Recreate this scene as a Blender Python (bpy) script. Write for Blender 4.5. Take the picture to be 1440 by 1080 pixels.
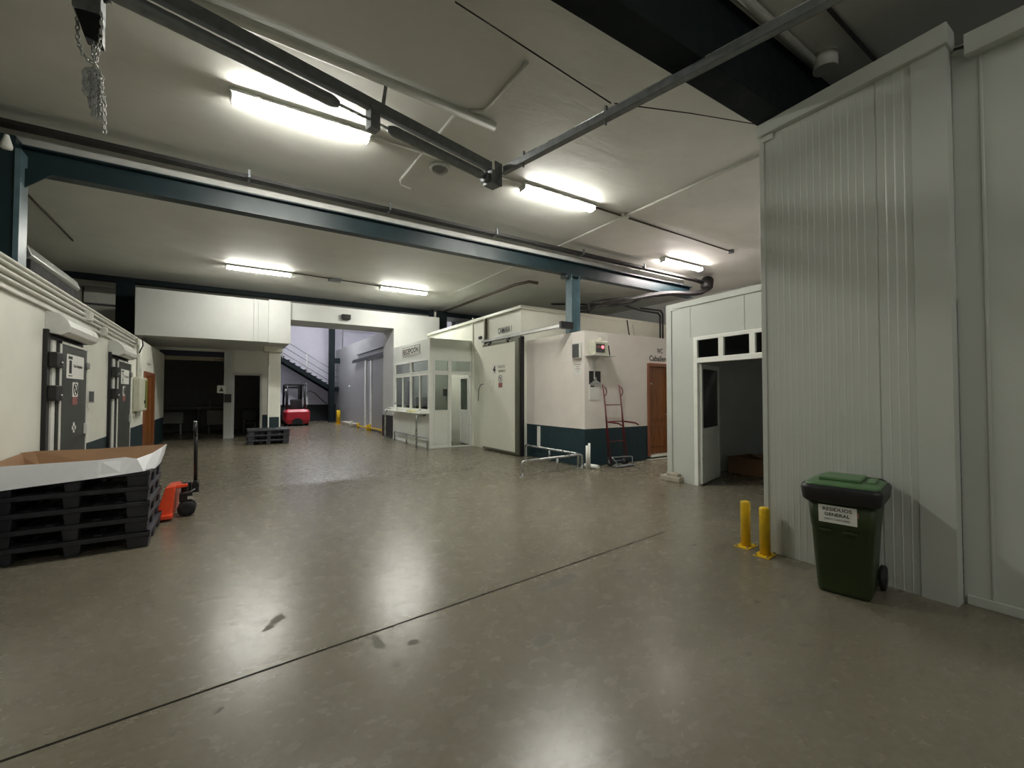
import bpy, math, random
from mathutils import Matrix, Vector
random.seed(7)
S = bpy.context.scene
for o in list(bpy.data.objects): bpy.data.objects.remove(o)
COL = S.collection
R = math.radians
PI = math.pi
# ------------------------------------------------------------------ camera, world, exposure
cd = bpy.data.cameras.new('camera'); cam = bpy.data.objects.new('camera', cd); COL.objects.link(cam)
cd.sensor_width = 36; cd.lens = 15.5; cd.clip_start = 0.05; cd.clip_end = 200
cam.location = (0, 0, 1.6); cam.rotation_euler = (R(91.39), 0, R(-32.7))
S.camera = cam
W = bpy.data.worlds.new('world'); S.world = W; W.use_nodes = True
W.node_tree.nodes['Background'].inputs[0].default_value = (0.02, 0.022, 0.025, 1)
W.node_tree.nodes['Background'].inputs[1].default_value = 0.3
S.view_settings.view_transform = 'Standard'; S.view_settings.look = 'None'
S.view_settings.gamma = 1; S.view_settings.use_curve_mapping = False
S.view_settings.exposure = 3.0
LAMP = 15.0      # radiance of the fluorescent diffusers

# ------------------------------------------------------------------ materials
def new_mat(name):
    m = bpy.data.materials.new(name); m.use_nodes = True
    nt = m.node_tree; return m, nt, nt.nodes['Principled BSDF']
def node(nt, t, **kw):
    n = nt.nodes.new(t)
    for k, v in kw.items(): setattr(n, k, v)
    return n
def math_n(nt, op, a, b=None, c=None):
    n = node(nt, 'ShaderNodeMath', operation=op)
    for i, v in enumerate((a, b, c)):
        if v is None: continue
        if isinstance(v, (int, float)): n.inputs[i].default_value = v
        else: nt.links.new(v, n.inputs[i])
    return n.outputs[0]
def mixc(nt, fac, a, b):
    n = node(nt, 'ShaderNodeMix', data_type='RGBA')
    if isinstance(fac, (int, float)): n.inputs[0].default_value = fac
    else: nt.links.new(fac, n.inputs[0])
    for i, v in ((6, a), (7, b)):
        if isinstance(v, tuple): n.inputs[i].default_value = v + (1,) if len(v) == 3 else v
        else: nt.links.new(v, n.inputs[i])
    return n.outputs[2]
def noise(nt, scale, detail=3, vec=None, rough=0.55):
    n = node(nt, 'ShaderNodeTexNoise'); n.inputs['Scale'].default_value = scale
    n.inputs['Detail'].default_value = detail; n.inputs['Roughness'].default_value = rough
    if vec is None: vec = node(nt, 'ShaderNodeNewGeometry').outputs['Position']
    nt.links.new(vec, n.inputs['Vector']); return n.outputs['Fac']
def ramp(nt, f, a, b, lo=0.0, hi=1.0):
    n = node(nt, 'ShaderNodeMapRange'); nt.links.new(f, n.inputs[0])
    n.inputs[1].default_value = a; n.inputs[2].default_value = b; n.inputs[3].default_value = lo; n.inputs[4].default_value = hi
    return n.outputs[0]
def mapped(nt, scale=(1, 1, 1), rot=(0, 0, 0)):
    g = node(nt, 'ShaderNodeNewGeometry'); mp = node(nt, 'ShaderNodeMapping')
    mp.inputs['Scale'].default_value = scale; mp.inputs['Rotation'].default_value = rot
    nt.links.new(g.outputs['Position'], mp.inputs['Vector']); return mp.outputs['Vector']
def bump(nt, bs, h, strength=0.2, dist=0.01):
    b = node(nt, 'ShaderNodeBump'); b.inputs['Strength'].default_value = strength; b.inputs['Distance'].default_value = dist
    nt.links.new(h, b.inputs['Height']); nt.links.new(b.outputs[0], bs.inputs['Normal'])
def M(name, col, rough=0.5, metal=0.0, var=0.12, scale=6.0, bmp=0.0, bscale=60.0, stretch=(1, 1, 1), spec=0.5):
    m, nt, bs = new_mat(name)
    v = mapped(nt, stretch)
    f = noise(nt, scale, 4, v)
    k = ramp(nt, f, 0.3, 0.7, 1 - var, 1 + var * 0.4)
    mm = node(nt, 'ShaderNodeVectorMath', operation='SCALE'); mm.inputs[0].default_value = col[:3]
    nt.links.new(k, mm.inputs['Scale']); nt.links.new(mm.outputs[0], bs.inputs['Base Color'])
    nt.links.new(ramp(nt, f, 0.3, 0.7, rough * 0.88, min(1, rough * 1.12)), bs.inputs['Roughness'])
    bs.inputs['Metallic'].default_value = metal; bs.inputs['Specular IOR Level'].default_value = spec
    if bmp: bump(nt, bs, noise(nt, bscale, 3, v), bmp, 0.004)
    return m
TEAL = (0.005, 0.022, 0.028)
def painted(name, white, low, h, rough=0.55, stain=0.1):
    m, nt, bs = new_mat(name)
    g = node(nt, 'ShaderNodeNewGeometry'); sx = node(nt, 'ShaderNodeSeparateXYZ'); nt.links.new(g.outputs['Position'], sx.inputs[0])
    e = noise(nt, 1.5, 2)
    z = math_n(nt, 'ADD', sx.outputs['Z'], math_n(nt, 'MULTIPLY', e, 0.012))
    f = math_n(nt, 'GREATER_THAN', z, h + 0.006)
    n2 = noise(nt, 2.2, 5)
    wcol = mixc(nt, ramp(nt, n2, 0.35, 0.75, 0, stain * 5), white, tuple(c * 0.85 for c in white))
    # scuffs and grime near the floor
    v = mapped(nt, (7, 7, 2)); sc = noise(nt, 3.0, 6, v, 0.7)
    sm = math_n(nt, 'MULTIPLY', ramp(nt, sc, 0.64, 0.74), ramp(nt, sx.outputs['Z'], 1.5, 0.6))
    wcol = mixc(nt, math_n(nt, 'MULTIPLY', sm, stain * 4), wcol, (0.25, 0.24, 0.21))
    lcol = mixc(nt, ramp(nt, sc, 0.5, 0.75), low, tuple(c * 1.7 + 0.004 for c in low))
    nt.links.new(mixc(nt, f, lcol, wcol), bs.inputs['Base Color'])
    bs.inputs['Roughness'].default_value = rough
    bump(nt, bs, noise(nt, 35, 4), 0.12, 0.004)
    return m
def emit(name, col, s):
    m, nt, bs = new_mat(name)
    bs.inputs['Base Color'].default_value = (0.8, 0.8, 0.8, 1); bs.inputs['Emission Color'].default_value = col + (1,)
    bs.inputs['Emission Strength'].default_value = s
    return m
def glass(name, tint=(0.55, 0.58, 0.57), refl=0.12):
    m, nt, bs = new_mat(name); nt.nodes.remove(bs)
    t = node(nt, 'ShaderNodeBsdfTransparent'); t.inputs[0].default_value = tint + (1,)
    g = node(nt, 'ShaderNodeBsdfGlossy'); g.inputs['Roughness'].default_value = 0.03
    lw = node(nt, 'ShaderNodeLayerWeight'); lw.inputs[0].default_value = 0.5
    mx = node(nt, 'ShaderNodeMixShader')
    nt.links.new(math_n(nt, 'ADD', math_n(nt, 'MULTIPLY', math_n(nt, 'POWER', lw.outputs['Facing'], 4.0), 0.8), refl * 0.3), mx.inputs[0])
    nt.links.new(t.outputs[0], mx.inputs[1]); nt.links.new(g.outputs[0], mx.inputs[2])
    nt.links.new(mx.outputs[0], nt.nodes['Material Output'].inputs[0])
    return m

def floor_mat():
    m, nt, bs = new_mat('polished_concrete')
    g = node(nt, 'ShaderNodeNewGeometry'); sx = node(nt, 'ShaderNodeSeparateXYZ'); nt.links.new(g.outputs['Position'], sx.inputs[0])
    X, Y = sx.outputs['X'], sx.outputs['Y']
    big = noise(nt, 0.45, 5, None, 0.6); mid = noise(nt, 2.3, 6, None, 0.65); fine = noise(nt, 22, 4)
    c = mixc(nt, ramp(nt, big, 0.3, 0.7), (0.148, 0.130, 0.091), (0.20, 0.179, 0.131))
    c = mixc(nt, ramp(nt, mid, 0.35, 0.75, 0, 0.35), c, (0.13, 0.12, 0.09))
    c = mixc(nt, ramp(nt, fine, 0.4, 0.75, 0, 0.25), c, (0.28, 0.26, 0.22))
    # dark scuffs, stretched
    v = mapped(nt, (1.0, 1.7, 1), (0, 0, 0.9)); sc = noise(nt, 6.5, 2, v, 0.4)
    spots = ramp(nt, sc, 0.735, 0.75, 0, 0.7)
    c = mixc(nt, spots, c, (0.07, 0.064, 0.05))
    c = mixc(nt, ramp(nt, noise(nt, 1.1, 3, mapped(nt, (1, 1.6, 1), (0, 0, 0.5)), 0.5), 0.6, 0.78, 0, 0.35), c, (0.09, 0.082, 0.066))
    # joints and cracks: signed distance to lines  a*x + b*y = c
    def line(x0, y0, x1, y1, wid, wob=0.0):
        L = math.hypot(x1 - x0, y1 - y0); a, b = (y1 - y0) / L, -(x1 - x0) / L; cc = a * x0 + b * y0
        s = math_n(nt, 'ADD', math_n(nt, 'MULTIPLY', X, a), math_n(nt, 'MULTIPLY', Y, b))
        s = math_n(nt, 'SUBTRACT', s, cc)
        if wob: s = math_n(nt, 'ADD', s, math_n(nt, 'MULTIPLY', math_n(nt, 'SUBTRACT', big, 0.5), wob))
        d = math_n(nt, 'LESS_THAN', math_n(nt, 'ABSOLUTE', s), wid)
        ux, uy = (x1 - x0) / L, (y1 - y0) / L; t0 = ux * x0 + uy * y0
        t = math_n(nt, 'SUBTRACT', math_n(nt, 'ADD', math_n(nt, 'MULTIPLY', X, ux), math_n(nt, 'MULTIPLY', Y, uy)), t0)
        inside = math_n(nt, 'MULTIPLY', math_n(nt, 'GREATER_THAN', t, 0.0), math_n(nt, 'LESS_THAN', t, L))
        return math_n(nt, 'MULTIPLY', d, inside)
    j1 = line(-4.0, 2.52, 4.3, 3.40, 0.010); j1b = line(4.3, 3.40, 6.6, 3.63, 0.005)
    j2 = line(2.95, 5.6, 2.56, 1.7, 0.004, 0.5)
    crack = math_n(nt, 'MULTIPLY', math_n(nt, 'MULTIPLY', j2, 0.45), ramp(nt, mid, 0.45, 0.55))
    lines = math_n(nt, 'MAXIMUM', math_n(nt, 'MAXIMUM', j1, math_n(nt, 'MULTIPLY', j1b, 0.6)), crack)
    c = mixc(nt, math_n(nt, 'MULTIPLY', lines, 0.95), c, (0.012, 0.011, 0.009))
    band = line(3.3, 8.35, 6.45, 9.05, 0.16, 1.2)
    c = mixc(nt, math_n(nt, 'MULTIPLY', band, 0.3), c, (0.08, 0.075, 0.06))
    # worn dark marks: stretched blots with ragged edges (x, y, angle, half length, half width)
    wob = math_n(nt, 'MULTIPLY', math_n(nt, 'SUBTRACT', noise(nt, 9.0, 4, None, 0.6), 0.5), 2.6)
    tot = None
    for (px, py, an, la, lb) in ((0.30, 3.56, 1.0, 0.13, 0.035), (0.83, 2.92, 1.6, 0.10, 0.03), (1.02, 2.78, 0.4, 0.035, 0.03), (0.86, 2.60, 0.3, 0.03, 0.025),
                                 (2.53, 7.1, 0.3, 0.30, 0.10), (-0.02, 2.72, 0.9, 0.04, 0.015), (1.9, 5.1, 0.6, 0.12, 0.02), (1.10, 4.25, 0.8, 0.05, 0.03), (1.75, 2.35, 0.5, 0.10, 0.05), (2.4, 3.0, 0.2, 0.22, 0.06)):
        ca, sa = math.cos(an), math.sin(an)
        dx = math_n(nt, 'SUBTRACT', X, px); dy = math_n(nt, 'SUBTRACT', Y, py)
        u = math_n(nt, 'ADD', math_n(nt, 'MULTIPLY', dx, ca / la), math_n(nt, 'MULTIPLY', dy, sa / la))
        w = math_n(nt, 'ADD', math_n(nt, 'MULTIPLY', dx, -sa / lb), math_n(nt, 'MULTIPLY', dy, ca / lb))
        d = math_n(nt, 'ADD', math_n(nt, 'SQRT', math_n(nt, 'ADD', math_n(nt, 'MULTIPLY', u, u), math_n(nt, 'MULTIPLY', w, w))), wob)
        e = ramp(nt, d, 1.15, 0.85); tot = e if tot is None else math_n(nt, 'MAXIMUM', tot, e)
    c = mixc(nt, math_n(nt, 'MULTIPLY', tot, 0.6), c, (0.05, 0.046, 0.036))
    nt.links.new(c, bs.inputs['Base Color'])
    r = math_n(nt, 'ADD', ramp(nt, noise(nt, 6.0, 5, mapped(nt, (1, 1.5, 1), (0, 0, 0.7)), 0.6), 0.1, 0.9, 0.215, 0.315), math_n(nt, 'MULTIPLY', spots, 0.03))
    r = math_n(nt, 'MAXIMUM', r, math_n(nt, 'MULTIPLY', lines, 0.9))
    r = math_n(nt, 'ADD', r, math_n(nt, 'MULTIPLY', tot, 0.25))
    nt.links.new(math_n(nt, 'SUBTRACT', 0.5, math_n(nt, 'MULTIPLY', lines, 0.45)), bs.inputs['Specular IOR Level'])
    nt.links.new(r, bs.inputs['Roughness'])
    h = math_n(nt, 'ADD', math_n(nt, 'MULTIPLY', noise(nt, 14, 6, mapped(nt, (1, 1.8, 1), (0, 0, 0.6)), 0.6), 1.0), math_n(nt, 'MULTIPLY', fine, 0.3))
    bump(nt, bs, h, 0.09, 0.006)
    return m
def ceil_mat():
    m, nt, bs = new_mat('ceiling_plaster')
    g = node(nt, 'ShaderNodeNewGeometry'); sx = node(nt, 'ShaderNodeSeparateXYZ'); nt.links.new(g.outputs['Position'], sx.inputs[0])
    a = noise(nt, 0.8, 5, None, 0.6)
    c = mixc(nt, ramp(nt, a, 0.35, 0.7), (0.64, 0.64, 0.59), (0.74, 0.74, 0.69))
    v = mapped(nt, (0.6, 2.0, 1)); t = noise(nt, 2.4, 4, v, 0.6)
    c = mixc(nt, ramp(nt, noise(nt, 3.1, 6, v, 0.7), 0.6, 0.75, 0, 0.25), c, (0.38, 0.37, 0.33))
    nt.links.new(c, bs.inputs['Base Color']); bs.inputs['Roughness'].default_value = 0.62
    bump(nt, bs, t, 0.25, 0.03)
    return m
m_floor = floor_mat(); m_ceil = ceil_mat()
WHITE = (0.76, 0.76, 0.68)
m_wall = painted('painted_wall', WHITE, TEAL, 0.83)
m_wc = painted('toilet_wall', (0.84, 0.79, 0.74), (0.008, 0.032, 0.042), 0.835)
m_hall = painted('hall_wall', (0.62, 0.61, 0.68), (0.006, 0.008, 0.010), 1.0)
m_plain = painted('plain_white', (0.54, 0.55, 0.53), (0.54, 0.55, 0.53), -5)
m_panel = M('sandwich_panel', (0.56, 0.585, 0.545), 0.33, 0, 0.06, 1.2, 0.05, 8)
m_panelw = M('white_panel', (0.82, 0.83, 0.73), 0.38, 0, 0.06, 1.0, 0.05, 8)
m_greyp = M('grey_panel', (0.33, 0.34, 0.34), 0.4, 0, 0.08, 1.5)
m_boothp = M('booth_panel', (0.80, 0.83, 0.77), 0.35, 0, 0.05, 1.5)
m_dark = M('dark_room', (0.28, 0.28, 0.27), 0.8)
m_teal = M('teal_steel', (0.011, 0.028, 0.034), 0.42, 0, 0.25, 4, 0.08, 30)
m_tdark = M('dark_teal_paint', (0.004, 0.010, 0.012), 0.7, spec=0.25)
m_teald = M('teal_column_face', (0.10, 0.165, 0.19), 0.35, 0, 0.3, 5)
m_upvc = M('white_upvc', (0.84, 0.85, 0.80), 0.3, 0, 0.03)
m_alu = M('brushed_aluminium', (0.55, 0.56, 0.54), 0.32, 0.85, 0.1, 12, 0, 60, (1, 1, 8))
m_galv = M('galvanised_steel', (0.22, 0.235, 0.245), 0.5, 0.3, 0.25, 14)
m_chrome = M('chrome_tube', (0.5, 0.52, 0.52), 0.28, 0.85, 0.08)
m_doorst = M('dark_steel_door', (0.10, 0.105, 0.10), 0.42, 0.45, 0.3, 3, 0, 60, (1, 1, 2))
m_black = M('black_plastic', (0.012, 0.012, 0.014), 0.42)
m_rubber = M('black_rubber', (0.014, 0.014, 0.015), 0.75)
m_pallet = M('black_recycled_plastic', (0.042, 0.043, 0.056), 0.5, 0, 0.3, 9, 0.2, 40)
m_card = M('cardboard', (0.33, 0.20, 0.115), 0.85, 0, 0.12, 5)
m_cardw = M('white_cardboard', (0.86, 0.87, 0.92), 0.55, 0, 0.05, 5)
m_orange = M('orange_paint', (0.80, 0.075, 0.022), 0.35, 0, 0.15, 9)
m_alud = M('weathered_aluminium', (0.20, 0.20, 0.16), 0.4, 0.6)
m_redp = M('red_paint', (0.11, 0.006, 0.010), 0.38, 0, 0.2, 9)
m_lift = M('forklift_red', (0.50, 0.02, 0.035), 0.35, 0, 0.15, 3)
m_yellow = M('yellow_paint', (0.78, 0.50, 0.01), 0.38, 0, 0.2, 14)
m_binb = M('dark_green_plastic', (0.024, 0.040, 0.011), 0.45, 0, 0.15, 4)
m_binlid = M('green_lid_plastic', (0.075, 0.16, 0.065), 0.38, 0, 0.15, 5)
m_wood = M('varnished_wood', (0.27, 0.095, 0.022), 0.3, 0, 0.35, 3, 0, 60, (10, 10, 0.8))
m_woodf = M('reddish_wood_frame', (0.27, 0.10, 0.05), 0.35, 0, 0.25, 3, 0, 60, (10, 10, 0.8))
m_beige = M('beige_plastic', (0.62, 0.62, 0.50), 0.4)
m_lgrey = M('light_grey_plastic', (0.62, 0.63, 0.60), 0.4)
m_concrete = M('rough_concrete', (0.42, 0.38, 0.31), 0.85, 0, 0.25, 6, 0.3, 40)
m_ink = M('black_ink', (0.015, 0.015, 0.015), 0.6)
m_paper = M('white_paper', (0.78, 0.78, 0.74), 0.7, 0, 0.03)
m_pinkp = M('faded_red_ink', (0.30, 0.11, 0.10), 0.6)
m_cable = M('cable_sheath', (0.016, 0.015, 0.015), 0.55)
m_brown = M('brown_pipe', (0.06, 0.04, 0.025), 0.5)
m_pipe = M('painted_pipe', (0.66, 0.66, 0.60), 0.45)
m_screen = M('grey_screen', (0.07, 0.075, 0.075), 0.5)
m_red = emit('red_indicator', (0.9, 0.03, 0.06), 0.5)
m_glass = glass('window_glass'); m_gdark = glass('dark_glass', (0.32, 0.34, 0.34), 0.1)
m_lamp = emit('fluorescent_diffuser', (1.0, 0.985, 0.90), LAMP)
m_lampc = emit('fluorescent_diffuser_cool', (0.96, 0.96, 1.0), LAMP * 2.2)
m_lampfill = emit('fill_light_diffuser', (1.0, 0.985, 0.90), LAMP * 0.34)  # for the added fill lights behind the camera only
m_lampw = emit('fluorescent_diffuser_pink', (1.0, 0.90, 0.86), LAMP * 1.15)
m_tray = M('dark_cable_tray', (0.018, 0.016, 0.015), 0.6)
m_navy = M('dark_blue_shutter', (0.02, 0.018, 0.05), 0.5)
m_skirt = M('cream_rail', (0.30, 0.26, 0.19), 0.5)
m_chain = M('zinc_chain', (0.55, 0.56, 0.55), 0.3, 0.6)
m_lintel = M('pale_lintel', (0.50, 0.50, 0.47), 0.6)
m_green = M('green_case', (0.15, 0.18, 0.03), 0.5)

# ------------------------------------------------------------------ mesh builder
ORG = {}
class MB:
    def __init__(s): s.v = []; s.f = []; s.sm = []
    def add(s, vs, fs, smooth=False):
        n = len(s.v); s.v += [tuple(v) for v in vs]; s.f += [tuple(i + n for i in f) for f in fs]; s.sm += [smooth] * len(fs); return s
    def box(s, x0, x1, y0, y1, z0, z1):
        x0, x1 = min(x0, x1), max(x0, x1); y0, y1 = min(y0, y1), max(y0, y1); z0, z1 = min(z0, z1), max(z0, z1)
        return s.add([(x0,y0,z0),(x1,y0,z0),(x1,y1,z0),(x0,y1,z0),(x0,y0,z1),(x1,y0,z1),(x1,y1,z1),(x0,y1,z1)],
              [(0,3,2,1),(4,5,6,7),(0,1,5,4),(1,2,6,5),(2,3,7,6),(3,0,4,7)])
    def hexa(s, b, t):   # bottom quad, top quad (ccw from above)
        return s.add(list(b) + list(t), [(0,3,2,1),(4,5,6,7),(0,1,5,4),(1,2,6,5),(2,3,7,6),(3,0,4,7)])
    def prism(s, poly, axis, a0, a1, smooth=False):
        # poly 2D; axis 0: (y,z), 1: (x,z), 2: (x,y)
        def p(q, a): return {0: (a, q[0], q[1]), 1: (q[0], a, q[1]), 2: (q[0], q[1], a)}[axis]
        n = len(poly); vs = [p(q, a0) for q in poly] + [p(q, a1) for q in poly]
        s.add(vs, [(i, (i + 1) % n, (i + 1) % n + n, i + n) for i in range(n)], smooth)
        s.add(vs, [tuple(range(n)), tuple(range(2 * n - 1, n - 1, -1))]); return s
    def tube(s, pts, r, seg=10, caps=True):
        pts = [Vector(p) for p in pts]; rs = r if isinstance(r, (list, tuple)) else [r] * len(pts)
        n = len(pts); vs = []; up = None
        for i, p in enumerate(pts):
            t = ((pts[min(i + 1, n - 1)] - p).normalized() + (p - pts[max(i - 1, 0)]).normalized())
            if t.length < 1e-6: t = pts[min(i + 1, n - 1)] - pts[max(i - 1, 0)]
            t.normalize()
            if up is None: up = Vector((0, 0, 1)) if abs(t.z) < 0.9 else Vector((1, 0, 0))
            a = t.cross(up).normalized(); b = t.cross(a).normalized(); up = -b if (-b).dot(up) > 0 else b
            # widen at mitres
            for k in range(seg):
                an = 2 * PI * k / seg; vs.append(p + (a * math.cos(an) + b * math.sin(an)) * rs[i])
        fs = []
        for i in range(n - 1):
            for k in range(seg):
                k2 = (k + 1) % seg
                fs.append((i * seg + k, i * seg + k2, (i + 1) * seg + k2, (i + 1) * seg + k))
        s.add(vs, fs, True)
        if caps: s.add(vs, [tuple(range(seg)), tuple(range(n * seg - 1, (n - 1) * seg - 1, -1))])
        return s
    def cyl(s, p0, p1, r, seg=20, r2=None): return s.tube([p0, p1], [r, r if r2 is None else r2], seg)
    def lathe(s, prof, c, axis=(0, 0, 1), seg=24):  # prof [(r, h)]
        ax = Vector(axis).normalized(); u = Vector((1, 0, 0)) if abs(ax.x) < 0.9 else Vector((0, 1, 0))
        a = ax.cross(u).normalized(); b = ax.cross(a); c = Vector(c); vs = []
        for r, h in prof:
            for k in range(seg):
                an = 2 * PI * k / seg; vs.append(c + ax * h + (a * math.cos(an) + b * math.sin(an)) * r)
        fs = [(i * seg + k, i * seg + (k + 1) % seg, (i + 1) * seg + (k + 1) % seg, (i + 1) * seg + k) for i in range(len(prof) - 1) for k in range(seg)]
        s.add(vs, fs, True); n = len(prof)
        s.add(vs, [tuple(range(seg)), tuple(range(n * seg - 1, (n - 1) * seg - 1, -1))]); return s
    def torus(s, c, R0, r, axis=(0, 0, 1), sc=(1, 1), seg=12, ring=6):
        ax = Vector(axis).normalized(); u = Vector((1, 0, 0)) if abs(ax.x) < 0.9 else Vector((0, 1, 0))
        a = ax.cross(u).normalized(); b = ax.cross(a); c = Vector(c); vs = []
        for i in range(seg):
            t = 2 * PI * i / seg; d = a * math.cos(t) * sc[0] + b * math.sin(t) * sc[1]; dn = d.normalized()
            for k in range(ring):
                q = 2 * PI * k / ring; vs.append(c + d * R0 + dn * r * math.cos(q) + ax * r * math.sin(q))
        return s.add(vs, [(i * ring + k, ((i + 1) % seg) * ring + k, ((i + 1) % seg) * ring + (k + 1) % ring, i * ring + (k + 1) % ring) for i in range(seg) for k in range(ring)], True)
    def xf(s, m): s.v = [tuple(m @ Vector(v)) for v in s.v]; return s
    def build(s, name, mat, parent=None, bevel=0.0, seg=2):
        xs, ys, zs = zip(*s.v)
        o0 = Vector(((min(xs) + max(xs)) / 2, (min(ys) + max(ys)) / 2, min(zs)))
        me = bpy.data.meshes.new(name); me.from_pydata([tuple(Vector(v) - o0) for v in s.v], [], s.f); me.update()
        import bmesh
        bm = bmesh.new(); bm.from_mesh(me); bmesh.ops.remove_doubles(bm, verts=bm.verts, dist=1e-6)
        bmesh.ops.recalc_face_normals(bm, faces=bm.faces); bm.to_mesh(me); bm.free()
        if len(me.polygons) == len(s.sm): me.polygons.foreach_set('use_smooth', s.sm)
        ob = bpy.data.objects.new(name, me); COL.objects.link(ob); me.materials.append(mat)
        ORG[ob.name] = o0
        if parent is not None: ob.parent = parent; ob.location = o0 - ORG[parent.name]
        else: ob.location = o0
        if bevel:
            b = ob.modifiers.new('bevel', 'BEVEL'); b.width = bevel; b.segments = seg; b.limit_method = 'ANGLE'; b.angle_limit = R(40)
        return ob
def tag(o, label, cat, group=None, kind=None):
    o['label'] = label; o['category'] = cat
    if group: o['group'] = group
    if kind: o['kind'] = kind
    return o
def thing(name, label, cat, loc=(0, 0, 0), group=None):
    o = bpy.data.objects.new(name, None); COL.objects.link(o); o.location = loc; o.empty_display_size = 0.1
    ORG[o.name] = Vector(loc); return tag(o, label, cat, group)
def struct(o): o['kind'] = 'structure'; return o
def copy_tree(o, parent=None):
    c = o.copy(); COL.objects.link(c)
    if parent is not None: c.parent = parent
    for ch in list(o.children): copy_tree(ch, c)
    return c
def plab(o, l): o['label'] = l; return o
def B(*a): return MB().box(*a)
def grid(mb, fn, t0, t1, a0, a1, z0, z1, holes=()):
    """wall slab in (a, z) with rectangular holes; fn(a, t, z) gives the world point"""
    As = sorted({a0, a1} | {min(max(h[i], a0), a1) for h in holes for i in (0, 1)})
    Zs = sorted({z0, z1} | {min(max(h[i], z0), z1) for h in holes for i in (2, 3)})
    for i in range(len(As) - 1):
        for k in range(len(Zs) - 1):
            ca, cz = (As[i] + As[i + 1]) / 2, (Zs[k] + Zs[k + 1]) / 2
            if any(h[0] < ca < h[1] and h[2] < cz < h[3] for h in holes): continue
            A0, A1, Z0, Z1 = As[i], As[i + 1], Zs[k], Zs[k + 1]
            mb.hexa([fn(A0, t0, Z0), fn(A1, t0, Z0), fn(A1, t1, Z0), fn(A0, t1, Z0)], [fn(A0, t0, Z1), fn(A1, t0, Z1), fn(A1, t1, Z1), fn(A0, t1, Z1)])
    return mb
fX = lambda a, t, z: (t, a, z)     # wall whose faces have constant X
fY = lambda a, t, z: (a, t, z)     # wall whose faces have constant Y
def text(name, s, p, U, V, w, h, mat, parent, ext=0.002, bold=0.0):
    cu = bpy.data.curves.new('t', 'FONT'); cu.body = s; cu.size = 1; cu.extrude = 0.0; cu.offset = bold; cu.resolution_u = 2
    ob = bpy.data.objects.new('t', cu); COL.objects.link(ob)
    bpy.context.view_layer.update()
    me = bpy.data.meshes.new_from_object(ob.evaluated_get(bpy.context.evaluated_depsgraph_get()))
    bpy.data.objects.remove(ob)
    xs = [v.co.x for v in me.vertices]; ys = [v.co.y for v in me.vertices]
    x0, x1, y0, y1 = min(xs), max(xs), min(ys), max(ys)
    U = Vector(U); V = Vector(V); N = U.cross(V).normalized(); P = Vector(p); mb = MB()
    vs = [P + U * ((v.co.x - x0) / (x1 - x0) * w) + V * ((v.co.y - y0) / (y1 - y0) * h) + N * ext for v in me.vertices]
    mb.add(vs, [tuple(f.vertices) for f in me.polygons])
    o = mb.build(name, mat, parent); return o
UZ = (0, 0, 1)

# ================================================================== STRUCTURE
CZ = 5.12
struct(B(-7, 15, -5, 30, -0.2, 0).build('floor', m_floor))
struct(B(-7, 15, -5, 19.4, CZ, CZ + 0.2).build('ceiling', m_ceil))
wr = struct(MB().box(-7.2, -7, -5, 19.4, 0, CZ).build('wall_outer_left', m_plain))
struct(B(-7, 4.8, -5.2, -5, 0, CZ).build('wall_behind', m_plain))
struct(B(14, 14.2, -5, 19.4, 0, CZ).build('wall_far_right', m_plain))

# --- left cold rooms: continuous white wall with green dado
wl = struct(B(-3.3, -1.9, -5, 19.4, 0, 3.0).build('wall_left', m_wall))
# --- end wall with roller-door opening and doorway
we = MB(); grid(we, fY, 19.4, 19.6, -7, 1.66, 0, 7.0, [(-2.04, -0.13, 0, 3.17), (0.17, 1.0, 0, 2.33)])
struct(we.build('wall_end', m_wall))
fr = MB(); fr.box(0.09, 0.17, 19.34, 19.62, 0, 2.41).box(1.0, 1.08, 19.34, 19.62, 0, 2.41).box(0.17, 1.0, 19.34, 19.62, 2.33, 2.41)
struct(fr.build('trim_1', m_plain, None, 0.006))
struct(B(-0.16, 0.10, 19.22, 19.4, 0, 3.17).build('trim_2', m_plain, None, 0.01))
# dark store behind
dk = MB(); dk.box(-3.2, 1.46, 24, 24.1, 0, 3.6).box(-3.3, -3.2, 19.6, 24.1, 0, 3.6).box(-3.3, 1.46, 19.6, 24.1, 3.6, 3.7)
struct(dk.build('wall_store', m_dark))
# mezzanine box in front of the end wall
bx = MB(); bx.box(-2.23, 1.66, 15.95, 19.4, 3.27, 4.6)
bxo = struct(bx.build('wall_mezzanine', m_plain, None, 0.008))
s = MB(); s.box(0.62, 0.68, 15.90, 15.95, 3.27, 4.6).box(0.75, 0.79, 15.915, 15.95, 3.27, 4.6).box(1.03, 1.66, 15.88, 15.95, 3.25, 4.62)
struct(s.build('trim_3', m_plain, bxo, 0.006))
# pillar under the mezzanine
pl = MB(); pl.box(1.14, 1.51, 17.3, 17.65, 0, 3.08).box(1.00, 1.56, 17.2, 17.75, 3.08, 3.27)
plo = struct(pl.build('wall_pillar', m_wall, None, 0.01))
struct(MB().box(1.135, 1.175, 17.292, 17.33, 0, 2.6).box(1.475, 1.515, 17.292, 17.33, 0, 2.6).build('trim_11', m_upvc, plo))
# lintel and jamb of the wide opening
lt = MB(); lt.box(1.66, 6.9, 16.0, 17.4, 4.05, 4.62).box(5.09, 5.5, 16.0, 17.3, 0.82, 4.05).box(5.5, 6.9, 16.0, 16.3, 0, 4.05)
struct(lt.build('wall_lintel', m_plain, None, 0.01))
struct(B(5.06, 5.5, 16.0, 17.3, 0, 0.82).build('trim_4', m_black))
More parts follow.
